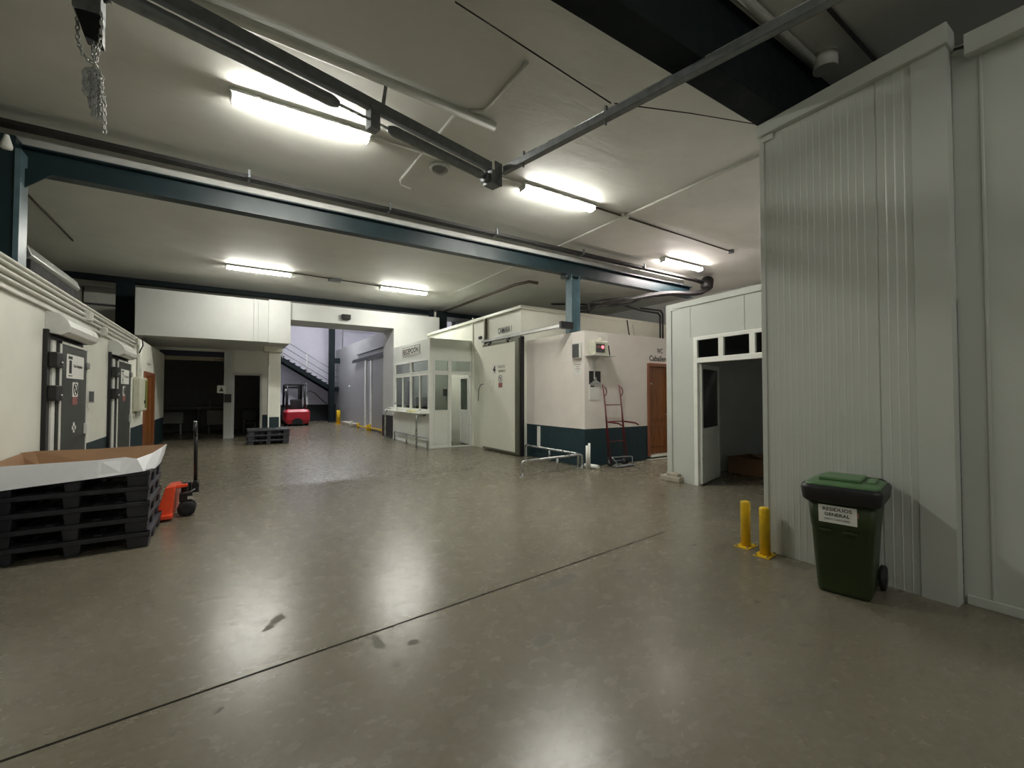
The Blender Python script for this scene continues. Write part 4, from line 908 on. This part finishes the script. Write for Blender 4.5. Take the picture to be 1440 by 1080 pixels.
# ================================================================== COLD ROOM 1 SLIDING DOOR
sdr = struct(MB().box(6.33, 6.43, 9.68, 11.42, 0.08, 3.02).build('door_6', m_panelw, None, 0.008))
mb = MB().box(6.31, 6.44, 9.53, 9.69, 0.03, 3.08).box(6.32, 6.44, 9.69, 11.46, 0.03, 0.09).box(6.32, 6.44, 9.69, 11.46, 3.01, 3.08).box(6.37, 6.45, 11.42, 11.48, 0.02, 3.86)
mb.build('aluminium_edge', m_alud, sdr, 0.004)
MB().box(6.36, 6.452, 9.46, 9.53, 0.0, 3.12).build('rubber_gasket', m_black, sdr)
MB().prism([(6.30, 3.14), (6.42, 3.14), (6.42, 3.17), (6.36, 3.23), (6.30, 3.20)], 1, 7.75, 11.5).build('sliding_rail', m_alu, sdr)
for y_ in (10.0, 11.0): MB().box(6.32, 6.36, y_, y_ + 0.12, 3.02, 3.15).build('hanger', m_black, sdr)
MB().tube([(6.36, 11.46, 1.92), (6.28, 11.50, 1.90), (6.27, 11.60, 1.75), (6.28, 11.66, 1.42)], 0.014, 8).build('door_handle', m_galv, sdr)
MB().cyl((6.30, 11.52, 3.30), (6.30, 11.62, 3.30), 0.05).build('rail_stop', m_galv, sdr)
MB().box(6.28, 6.63, 7.72, 7.80, 3.10, 3.26).build('rail_bracket', m_black, sdr)
struct(MB().box(6.60, 6.63, 9.0, 9.1, 0.3, 0.8).build('trim_10', m_upvc))
dn = thing('door_notice', 'black number 4 notice on the white sliding cold room door', 'notice', (6.32, 10.75, 2.2))
MB().box(6.326, 6.33, 10.64, 10.90, 2.17, 2.47).build('sheet', m_paper, dn)
text('number', '4', (6.326, 10.86, 2.22), (0, -1, 0), UZ, 0.15, 0.2, m_ink, dn, 0.002, 0.05)
dn2 = thing('painted_words', 'two lines of black lettering beside the number 4 notice', 'lettering', (6.33, 10.4, 2.2))
text('word', 'PRODUCTO', (6.33, 10.58, 2.34), (0, -1, 0), UZ, 0.36, 0.07, m_ink, dn2, 0.002)
text('word', 'TERMINADO', (6.33, 10.58, 2.22), (0, -1, 0), UZ, 0.40, 0.07, m_ink, dn2, 0.002)
prohib((0, -1, 0), (6.328, 10.55, 1.80), 0.20, 0.36, 'prohibition sign with red band on the white sliding door', 0)
sm_ = MB()
for (y_, z_, w_, h_) in ((10.82, 1.83, 0.02, 0.22), (10.86, 1.70, 0.02, 0.14), (10.98, 1.95, 0.06, 0.05), (10.95, 1.78, 0.03, 0.04), (10.95, 1.68, 0.04, 0.05)):
    sm_.box(6.3285, 6.33, y_, y_ + w_, z_, z_ + h_)
tag(sm_.build('tape_residue', m_lgrey), 'grey tape marks left of the prohibition sign on the sliding door', 'marks')

# ================================================================== RECEPTION BOOTH
bo = thing('reception_booth', 'white glazed reception booth with counter in front of the cold room', 'booth', (5.8, 14.0, 0))
mb = MB()
grid(mb, fX, 5.05, 5.12, 12.4, 15.9, 0, 3.30, [(12.50, 13.97, 1.12, 2.24), (14.08, 15.62, 1.12, 2.24), (12.50, 13.97, 2.32, 2.67), (14.08, 15.62, 2.32, 2.67)])
mb.build('side_panel', m_boothp, bo)
mb = MB(); grid(mb, fY, 12.4, 12.47, 5.05, 6.45, 0, 3.30, [(5.19, 5.64, 1.12, 2.22), (5.19, 5.64, 2.32, 2.65), (5.73, 6.40, 0.03, 2.22), (5.73, 6.40, 2.32, 2.65)])
mb.build('front_panel', m_boothp, bo)
B(5.12, 5.4, 12.47, 15.9, 3.2, 3.25).build('roof', m_boothp, bo)
B(5.12, 6.42, 15.85, 15.95, 0, 2.95).build('rear_panel', m_boothp, bo)
B(5.03, 5.15, 12.38, 12.50, 0, 3.31).build('corner_post', m_upvc, bo, 0.006)
def wframe(fn, t0, t1, a0, a1, z0, z1, nm, w=0.05, muls=(), pane=m_glass):
    mb = MB(); g = lambda a, b, c, d: grid(mb, fn, t0, t1, a, b, c, d)
    g(a0, a1, z0, z0 + w); g(a0, a1, z1 - w, z1); g(a0, a0 + w, z0 + w, z1 - w); g(a1 - w, a1, z0 + w, z1 - w)
    for m_ in muls: g(m_ - w / 2, m_ + w / 2, z0 + w, z1 - w)
    o = mb.build('window_frame', m_upvc, bo, 0.003)
    pm = MB(); tc = (t0 + t1) / 2; grid(pm, fn, tc - 0.003, tc + 0.003, a0 + w, a1 - w, z0 + w, z1 - w)
    pm.build('pane', pane, o); return o
wframe(fX, 5.03, 5.10, 12.48, 13.99, 1.10, 2.26, '', 0.06, (13.22,))
wframe(fX, 5.03, 5.10, 14.05, 15.64, 1.10, 2.26, '', 0.06, (14.83,))
wframe(fX, 5.03, 5.10, 12.48, 13.99, 2.29, 2.69, '', 0.04)
wframe(fX, 5.03, 5.10, 14.05, 15.64, 2.29, 2.69, '', 0.04)
wframe(fY, 12.38, 12.45, 5.16, 5.67, 1.09, 2.25, '', 0.045)
wframe(fY, 12.38, 12.45, 5.16, 5.67, 2.29, 2.68, '', 0.04)
wframe(fY, 12.38, 12.45, 5.70, 6.43, 2.29, 2.68, '', 0.04)
mb = MB(); w = 0.018
for (a0, a1, z0, z1) in ((5.19, 5.64, 0.12, 1.02),):
    grid(mb, fY, 12.385, 12.40, a0, a1, z0, z0 + w); grid(mb, fY, 12.385, 12.40, a0, a1, z1 - w, z1); grid(mb, fY, 12.385, 12.40, a0, a0 + w, z0, z1); grid(mb, fY, 12.385, 12.40, a1 - w, a1, z0, z1)
grid(mb, fX, 5.035, 5.05, 14.0, 14.03, 0.05, 1.04); grid(mb, fX, 5.035, 5.05, 12.5, 15.85, 0.0, 0.05)
mb.build('moulding', m_upvc, bo)
mb = MB(); grid(mb, fY, 12.37, 12.46, 5.67, 5.74, 0, 2.30); grid(mb, fY, 12.37, 12.46, 6.39, 6.45, 0, 2.30); grid(mb, fY, 12.37, 12.46, 5.74, 6.39, 2.21, 2.30); grid(mb, fY, 12.36, 12.47, 5.05, 6.45, 0, 0.03)
mb.build('door_frame', m_upvc, bo, 0.004)
# open door leaf
Lm = Matrix.Translation((6.385, 12.49, 0)) @ Matrix.Rotation(R(180 - 92), 4, 'Z')
Wd = 0.66; dl = MB().box(0, Wd, -0.02, 0.02, 0.04, 0.12).box(0, Wd, -0.02, 0.02, 2.12, 2.20).box(0, 0.06, -0.02, 0.02, 0.12, 2.12).box(Wd - 0.07, Wd, -0.02, 0.02, 0.12, 2.12).box(0.06, Wd - 0.07, -0.02, 0.02, 1.04, 1.12)
dlo = dl.xf(Lm).build('door', m_upvc, bo, 0.003)
MB().box(0.06, Wd - 0.07, -0.012, 0.012, 0.12, 1.04).xf(Lm).build('lower_panel', m_upvc, dlo)
MB().box(0.06, Wd - 0.07, -0.004, 0.004, 1.12, 2.12).xf(Lm).build('pane', m_glass, dlo)
cn = B(4.72, 5.06, 12.45, 15.75, 1.03, 1.065).build('counter', m_upvc, bo, 0.004)
# reception sign
rs_ = thing('reception_sign', 'rectangular sign reading RECEPCIÓN high on the white booth', 'sign', (5.04, 14.05, 2.9))
MB().box(5.028, 5.034, 13.22, 14.88, 2.90, 3.22).build('plate', m_paper, rs_)
mb = MB(); X_ = (5.0265, 5.028)
mb.box(*X_, 13.25, 14.85, 3.185, 3.195).box(*X_, 13.25, 14.85, 2.925, 2.935).box(*X_, 13.25, 13.26, 2.925, 3.195).box(*X_, 14.84, 14.85, 2.925, 3.195)
mb.build('border', m_ink, rs_)
text('word', 'RECEPCIÓN', (5.028, 14.78, 2.955), (0, -1, 0), UZ, 1.46, 0.22, m_ink, rs_, 0.002, 0.03)
# counter things
sg = thing('soap_dispenser', 'white pump dispenser with black top at the far counter end', 'dispenser', (4.9, 15.2, 1.065))
MB().lathe([(0.05, 0), (0.055, 0.02), (0.055, 0.14), (0.03, 0.18), (0.015, 0.2)], (4.9, 15.2, 1.065)).build('bottle', m_paper, sg)
MB().tube([(4.9, 15.2, 1.25), (4.9, 15.2, 1.31), (4.84, 15.1, 1.31)], 0.012, 8).build('pump', m_black, sg)
MB().box(4.78, 5.0, 15.35, 15.7, 1.065, 1.16).build('tray_box', m_lgrey, sg, 0.01)
tag(B(4.78, 4.98, 13.1, 13.7, 1.065, 1.11).build('yellow_folder', M('pale_yellow', (0.7, 0.66, 0.28), 0.6), None, 0.004), 'pale yellow folder lying on the reception counter', 'folder')
tag(B(4.80, 5.0, 12.6, 12.95, 1.065, 1.115).build('paper_stack', m_paper, None, 0.003), 'stack of white papers near the counter corner', 'papers')
tag(B(4.95, 5.02, 13.0, 13.08, 1.065, 1.13).build('card_reader', m_black, None, 0.006), 'small black device between the papers on the counter', 'device')
# inside the booth
dk_ = thing('desk', 'desk inside the reception booth under the windows', 'desk', (5.5, 14.0, 0))
MB().box(5.15, 5.75, 12.9, 15.6, 0.95, 0.98).build('top', m_lgrey, dk_)
for (x_, y_) in ((5.2, 12.95), (5.7, 12.95), (5.2, 15.5), (5.7, 15.5)): MB().box(x_, x_ + 0.04, y_, y_ + 0.04, 0, 0.95).build('leg', m_galv, dk_)
bt = thing('glass_bottle', 'small clear bottle on the desk behind the booth front window', 'bottle', (5.45, 13.0, 0.98))
MB().lathe([(0.04, 0), (0.045, 0.02), (0.045, 0.13), (0.018, 0.17), (0.018, 0.22)], (5.45, 13.0, 0.98)).build('body', m_chrome, bt)
MB().lathe([(0.02, 0.22), (0.02, 0.25)], (5.45, 13.0, 0.98)).build('cap', m_black, bt)
tag(MB().box(5.30, 5.36, 13.15, 13.6, 0.98, 1.3).build('monitor', m_black, None, 0.005), 'black monitor on the desk inside the reception booth', 'monitor')
wd_ = thing('wall_dispenser', 'dark and white dispenser on the wall inside the booth doorway', 'dispenser', (6.3, 14.2, 1.5))
MB().box(6.30, 6.45, 14.0, 14.3, 1.55, 1.80).build('case', m_black, wd_, 0.01)
MB().box(6.28, 6.45, 14.0, 14.3, 1.42, 1.54).build('drawer', m_paper, wd_, 0.006)
tag(MB().box(5.60, 5.78, 15.70, 15.85, 1.0, 2.1).build('hanging_coat', m_rubber, None, 0.05, ), 'dark coat hanging on the rear wall inside the booth', 'coat')
tag(MB().box(5.9, 6.3, 15.55, 15.85, 1.05, 1.5).build('crate', m_green, None, 0.01), 'olive green case on the shelf inside the booth', 'case')
tag(MB().box(5.85, 6.40, 15.5, 15.85, 1.02, 1.05).build('shelf', m_lgrey), 'shelf on the rear wall inside the booth', 'shelf')

# ================================================================== RIGHT ROOM CONTENTS
cbx = thing('cardboard_box', 'open brown cardboard box on the floor inside the dark right room', 'box', (9.1, 5.0, 0))
mb = MB()
mb.box(8.70, 8.71, 4.55, 5.28, 0, 0.33).box(9.48, 9.49, 4.55, 5.28, 0, 0.33).box(8.71, 9.48, 4.55, 4.56, 0, 0.33).box(8.71, 9.48, 5.27, 5.28, 0, 0.33).box(8.71, 9.48, 4.56, 5.27, 0, 0.01)
mb.build('box_body', m_card, cbx)
MB().hexa([(8.70, 4.55, 0.33), (8.70, 5.28, 0.33), (8.708, 5.28, 0.33), (8.708, 4.55, 0.33)], [(8.50, 4.60, 0.36), (8.50, 5.26, 0.36), (8.508, 5.26, 0.366), (8.508, 4.60, 0.366)]).build('flap', m_card, cbx)
MB().hexa([(8.72, 4.56, 0.33), (9.48, 4.56, 0.33), (9.48, 4.552, 0.33), (8.72, 4.552, 0.33)], [(8.80, 4.86, 0.40), (9.42, 4.86, 0.38), (9.42, 4.866, 0.386), (8.80, 4.866, 0.406)]).build('flap', m_card, cbx)
tag(MB().box(6.86, 7.02, 5.10, 5.52, 0, 0.10).box(6.88, 6.98, 5.14, 5.40, 0.10, 0.16).build('corner_kerb', m_concrete, None, 0.012), 'small concrete kerb at the foot of the right room corner', 'kerb')

# ================================================================== CABLE BUNDLE AT BEAM END
cbn = thing('cable_bundle', 'thick bundle of black cables drooping from the tray end to the roof', 'cables', (10.5, 7.7, 4.4))
for k, (dy, dz, r_) in enumerate(((0, 0, .035), (0.05, 0.03, .028), (-0.04, -0.03, .03), (0.02, -0.06, .024), (0.08, -0.02, .03))):
    pts = [(11.0, 7.78 + dy * .5, 4.90), (11.6, 7.75 + dy, 4.90 + dz), (11.75, 7.7 + dy, 4.78 + dz), (11.45, 7.65 + dy, 4.58 + dz), (10.9, 7.65 + dy, 4.46 + dz), (10.1, 7.7 + dy, 4.38 + dz), (9.4, 7.9 + dy * 2, 4.26 + dz), (8.9 - 0.25 * k, 8.2 + dy * 3, 4.02 + dz), (8.3 + 0.15 * k, 9.3 + dy * 4, 4.05), (8.0 + 0.3 * k, 10.4, 3.96)]
    q = []
    for i in range(len(pts) - 1):
        for t_ in range(4): 
            p0 = Vector(pts[max(i - 1, 0)]); p1 = Vector(pts[i]); p2 = Vector(pts[i + 1]); p3 = Vector(pts[min(i + 2, len(pts) - 1)]); u = t_ / 4
            q.append(0.5 * ((2 * p1) + (-p0 + p2) * u + (2 * p0 - 5 * p1 + 4 * p2 - p3) * u * u + (-p0 + 3 * p1 - 3 * p2 + p3) * u ** 3))
    q.append(Vector(pts[-1])); MB().tube(q, r_, 8).build('cable', m_cable, cbn)
MB().lathe([(0.10, -0.2), (0.17, -0.1), (0.17, 0.15), (0.1, 0.22)], (11.75, 7.72, 4.84), (0.5, 0.2, 0.9)).build('coil', m_cable, cbn)
pipe('ceiling_cable', [(7.6, 9.8, 4.15), (9.2, 9.7, 4.3), (10.0, 9.4, 4.33), (10.6, 9.2, 4.18), (11.4, 9.2, 4.18), (11.5, 9.2, 4.1), (11.5, 9.2, 3.03)], 0.028, m_cable, 'black cable drooping and dropping down behind the toilet block roof', 'cable')
pipe('ceiling_cable', [(10.7, 9.3, 4.28), (11.65, 9.3, 4.30), (11.75, 9.3, 4.2), (11.75, 9.3, 3.03)], 0.028, m_cable, 'second black cable dropping behind the toilet block next to the room corner', 'cable')
pipe('thin_cable', [(10.30, 9.48, 3.9), (10.38, 9.48, 3.5), (10.5, 9.46, 3.05)], 0.018, m_cable, 'dark thin cable hanging down the cold room side above the toilet block', 'cable')
pipe('thin_cable', [(10.55, 9.48, 3.8), (10.62, 9.48, 3.5), (10.78, 9.46, 3.05)], 0.014, m_lgrey, 'grey thin cable hanging down beside the dark one above the toilets', 'cable')
tag(MB().box(9.2, 9.5, 4.2, 4.5, 3.28, 3.42).box(9.3, 9.36, 4.3, 4.4, 3.42, 3.5).build('roof_box', m_galv, None, 0.01), 'small grey box on the roof of the right room', 'box')

# ================================================================== FAR END THINGS
rsd = thing('roller_shutter', 'rolled up dark shutter at the top of the wide far doorway', 'shutter', (-1.08, 19.5, 2.85))
MB().box(-2.04, -0.13, 19.42, 19.58, 2.97, 3.17).build('curtain_roll', m_navy, rsd)
MB().box(-2.04, -0.13, 19.42, 19.50, 2.83, 2.97).build('bottom_rail', m_skirt, rsd)
MB().cyl((-0.45, 19.44, 2.88), (-0.2, 19.44, 2.88), 0.05).build('motor', m_skirt, rsd)
ws = thing('wall_notice', 'small white notice beside the wide far doorway', 'notice', (-0.22, 19.2, 1.66))
MB().box(-0.36, -0.10, 19.19, 19.21, 1.66, 1.94).build('sheet', m_paper, ws)
MB().prism([(-0.30, 1.72), (-0.16, 1.72), (-0.23, 1.88)], 1, 19.186, 19.19).build('pictogram', m_screen, ws)
tag(B(-0.14, 0.08, 19.14, 19.22, 1.32, 1.62).build('time_clock', m_black, None, 0.01), 'black wall box below the small white notice on the far pier', 'device')
cnt = thing('counter', 'dark counter deep inside the unlit store room', 'counter', (-1.2, 22.9, 0))
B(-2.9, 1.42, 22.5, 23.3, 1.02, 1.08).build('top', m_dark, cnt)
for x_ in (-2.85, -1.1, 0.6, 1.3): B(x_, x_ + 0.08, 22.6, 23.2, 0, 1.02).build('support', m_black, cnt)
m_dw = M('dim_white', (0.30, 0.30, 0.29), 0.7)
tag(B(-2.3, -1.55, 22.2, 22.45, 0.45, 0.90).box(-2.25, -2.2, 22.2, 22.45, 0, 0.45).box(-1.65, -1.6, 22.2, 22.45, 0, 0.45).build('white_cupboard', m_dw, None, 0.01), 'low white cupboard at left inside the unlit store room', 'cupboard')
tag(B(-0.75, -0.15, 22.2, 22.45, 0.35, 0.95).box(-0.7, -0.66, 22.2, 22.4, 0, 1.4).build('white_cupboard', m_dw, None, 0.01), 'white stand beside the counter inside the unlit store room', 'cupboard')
chx = thing('folding_chair', 'dim metal chair seen through the far dark doorway', 'chair', (0.75, 21.2, 0))
MB().box(0.5, 0.95, 21.0, 21.4, 0.43, 0.47).build('seat', m_black, chx)
MB().box(0.5, 0.95, 21.38, 21.42, 0.55, 0.95).build('backrest', m_black, chx)
for (x_, y_) in ((0.52, 21.02), (0.93, 21.02), (0.52, 21.4), (0.93, 21.4)): MB().cyl((x_, y_, 0), (x_, y_, 0.44 if y_ < 21.2 else 0.95), 0.015, 8).build('leg', m_alu, chx)
spk = thing('wall_speaker', 'small black box mounted on the white lintel of the wide opening', 'speaker', (3.4, 15.95, 4.2))
MB().box(3.24, 3.54, 15.86, 16.0, 4.21, 4.38).build('case', m_black, spk, 0.02, 3)
MB().box(3.28, 3.50, 15.85, 15.862, 4.24, 4.35).build('grille', m_rubber, spk)

# grey cold room door in hall
d7 = struct(MB().box(5.40, 5.50, 17.6, 21.2, 0.04, 3.15).build('door_7', m_greyp, None, 0.01))
MB().box(5.36, 5.42, 17.75, 23.6, 3.30, 3.38).box(5.33, 5.37, 17.75, 23.6, 3.22, 3.32).build('sliding_rail', m_black, d7)
MB().box(5.36, 5.45, 20.95, 21.2, 0.04, 3.2).build('door_edge', m_upvc, d7)
MB().box(5.42, 5.52, 20.3, 20.9, 0.04, 3.2).build('rubber_gasket', m_black, d7)
MB().box(5.37, 5.45, 20.05, 20.3, 0.04, 3.15).build('door_edge', m_upvc, d7)
pipe('wall_pipe', [(5.45, 17.4, 3.62), (5.45, 23.0, 3.62)], 0.035, m_galv, 'grey pipe along the top of the grey cold room wall')
tag(MB().lathe([(0.05, 0), (0.06, 0.03), (0.02, 0.08)], (5.5, 24.8, 2.05), (-1, 0, 0)).build('wall_light', m_upvc), 'small white knob lamp on the grey cold room wall', 'lamp')
# floor guards in hall
yb = thing('bollard', 'lone yellow bollard at the far corner of the grey cold room', 'bollard', (5.05, 25.4, 0))
MB().lathe([(0.10, 0), (0.10, 0.72), (0.08, 0.74)], (5.05, 25.4, 0.01)).build('post', m_yellow, yb)
MB().box(4.85, 5.25, 25.25, 25.55, 0, 0.012).build('base_plate', m_yellow, yb)
tag(MB().box(5.15, 5.5, 22.5, 25.3, 0, 0.16).build('floor_kerb', m_concrete, None, 0.02), 'beige concrete kerb along the foot of the grey cold room', 'kerb')
tag(MB().cyl((5.02, 22.3, 0), (5.02, 22.3, 0.32), 0.06).build('guard_post', m_pipe), 'short white post before the grey cold room kerb', 'post')
def low_guard(y0, y1, x, lb, h=0.22):
    g = thing('low_guard', lb, 'guard rail', (x, (y0 + y1) / 2, 0))
    for y_ in (y0, y1): MB().cyl((x, y_, 0), (x, y_, h + 0.05), 0.05, 14).build('post', m_yellow, g)
    MB().cyl((x, y0, h * 0.6), (x, y1, h * 0.6), 0.035, 12).build('rail', m_yellow, g)
low_guard(19.9, 21.6, 5.18, 'yellow low floor guard further back along the grey cold room')
low_guard(17.6, 19.5, 5.18, 'yellow low floor guard nearest the reception booth', 0.28)

# staircase against the hall back wall
st = thing('staircase', 'dark steel staircase with railing climbing left in the rear hall', 'staircase', (3.8, 28.4, 0))
xs0, z0_, xs1, z1_ = 5.15, 2.05, 1.75, 4.18     # foot (right) to head (left)
n = 12; sl = (z1_ - z0_) / (xs0 - xs1)
for k in range(n):
    x = xs0 - (xs0 - xs1) * (k + 1) / n; z = z0_ + (z1_ - z0_) * (k + 0.4) / n
    MB().box(x, x + 0.29, 27.7, 28.9, z, z + 0.04).build('tread', m_tdark, st)
for y_ in (27.66, 28.9):
    MB().hexa([(xs1, y_, z1_ - 0.28), (xs0, y_, z0_ - 0.28), (xs0, y_ + 0.04, z0_ - 0.28), (xs1, y_ + 0.04, z1_ - 0.28)], [(xs1, y_, z1_ + 0.0), (xs0, y_, z0_ + 0.0), (xs0, y_ + 0.04, z0_ + 0.0), (xs1, y_ + 0.04, z1_ + 0.0)]).build('stringer', m_tdark, st)
MB().box(xs0 - 0.05, 5.7, 27.6, 29.1, z0_ - 0.25, z0_).build('landing', m_tdark, st)
for h in (0.25, 0.62, 1.0):
    MB().tube([(xs1, 27.66, z1_ + h), (xs0, 27.66, z0_ + h), (5.9, 27.66, z0_ + h)], 0.022, 8).build('rail', m_galv, st)
for x_ in (5.1, 3.75, 2.5):
    zz = z0_ + (xs0 - x_) * sl; MB().cyl((x_, 27.66, zz - 0.05), (x_, 27.66, zz + 1.0), 0.03, 8).build('baluster', m_lgrey, st)
for x_ in (5.15, 5.6): MB().box(x_, x_ + 0.1, 27.7, 27.8, 0, z0_ - 0.25).build('leg', m_tdark, st)
tag(B(4.9, 5.2, 27.3, 27.6, 0, 6.9).build('steel_column', m_tdark), 'dark column in front of the rear hall staircase', 'column')
tag(B(5.2, 9.0, 27.35, 27.55, 3.45, 3.75).build('steel_beam', m_tdark), 'dark cross beam joining the rear hall column', 'beam')
tag(MB().tube([(5.55, 27.0, 4.3), (5.55, 27.0, 6.12)], 0.03, 8).tube([(5.55, 27.0, 6.12), (6.6, 27.0, 6.12)], 0.03, 8).tube([(6.0, 27.0, 6.12), (6.0, 27.0, 5.9)], 0.03, 8).build('roof_railing', m_galv), 'small grey railing on the roof over the grey cold room', 'railing')
tag(MB().tube([(3.9, 29.15, 1.15), (3.92, 29.15, 1.6), (4.1, 29.15, 1.85), (4.4, 29.15, 1.7), (4.9, 29.15, 1.2), (5.1, 29.15, 1.05)], 0.035, 8).build('wall_hose', m_galv), 'grey hose arched on the wall under the staircase', 'hose')

# forklift
fk = thing('forklift', 'red forklift with black overhead guard parked under the staircase', 'forklift', (2.95, 25.9, 0))
mb = loft([rrect(2.46, 3.52, 24.9, 25.9, 0.12, 0.12), rrect(2.38, 3.56, 24.86, 26.0, 0.14, 0.3), rrect(2.38, 3.56, 24.86, 26.0, 0.14, 0.72), rrect(2.46, 3.48, 24.95, 25.9, 0.12, 0.84)], False)
mb.build('counterweight', m_lift, fk)
MB().prism([(2.72, 0.10), (3.22, 0.10), (3.18, 0.32), (3.05, 0.40), (2.88, 0.40), (2.76, 0.32)], 1, 24.84, 24.9).build('tow_recess', m_rubber, fk)
MB().box(2.55, 3.4, 25.8, 27.0, 0.15, 0.75).build('chassis', m_rubber, fk, 0.02)
for x_ in (2.48, 3.46):
    for y_ in (25.4, 26.9):
        MB().lathe([(0.08, -0.09), (0.24, -0.09), (0.27, -0.05), (0.27, 0.05), (0.24, 0.09), (0.08, 0.09)], (x_, y_, 0.27), (1, 0, 0), 20).build('wheel', m_rubber, fk)
MB().box(2.70, 3.25, 25.7, 26.2, 0.80, 0.95).box(2.70, 3.25, 25.6, 25.72, 0.85, 1.35).build('seat', m_rubber, fk, 0.04, 3)
for x_ in (2.50, 3.36):
    MB().tube([(x_, 25.15, 0.8), (x_ + (0.03 if x_ < 3 else -0.03), 25.4, 2.0), (x_ + 0.04, 25.6, 2.12), (x_, 26.7, 2.12), (x_, 26.95, 0.9)], 0.055, 8).build('guard_post', m_black, fk)
for y_ in (25.6, 25.9, 26.2, 26.5): MB().box(2.5, 3.42, y_, y_ + 0.06, 2.08, 2.15).build('guard_bar', m_black, fk)
for x_ in (2.62, 3.24): MB().box(x_, x_ + 0.12, 27.1, 27.25, 0.1, 2.1).build('mast_rail', m_black, fk)
MB().box(2.62, 3.36, 27.12, 27.22, 0.3, 0.4).box(2.62, 3.36, 27.12, 27.22, 1.95, 2.05).build('mast_crossbar', m_black, fk)
for x_ in (2.66, 3.2): MB().box(x_, x_ + 0.1, 27.25, 28.2, 0.05, 0.1).build('fork', m_black, fk)
MB().lathe([(0.05, 0), (0.06, 0.05), (0.05, 0.12)], (2.45, 25.35, 1.75)).build('lamp', m_chrome, fk)
MB().torus((2.95, 26.5, 1.25), 0.17, 0.018, (0, 0.5, 1)).cyl((2.95, 26.5, 1.25), (2.95, 26.7, 0.8), 0.02, 8).build('steering_wheel', m_black, fk)
MB().box(3.40, 3.43, 25.3, 25.34, 1.05, 1.5).box(3.25, 3.5, 25.32, 25.35, 1.1, 1.45).build('fire_extinguisher_plate', m_lgrey, fk)
tag(MB().box(3.56, 3.62, 27.9, 28.0, 0.9, 2.3).box(3.70, 3.80, 27.9, 28.0, 0.85, 2.3).build('leaning_boards', m_galv), 'two upright strips leaning behind the forklift', 'boards')
for a_ in (): pass
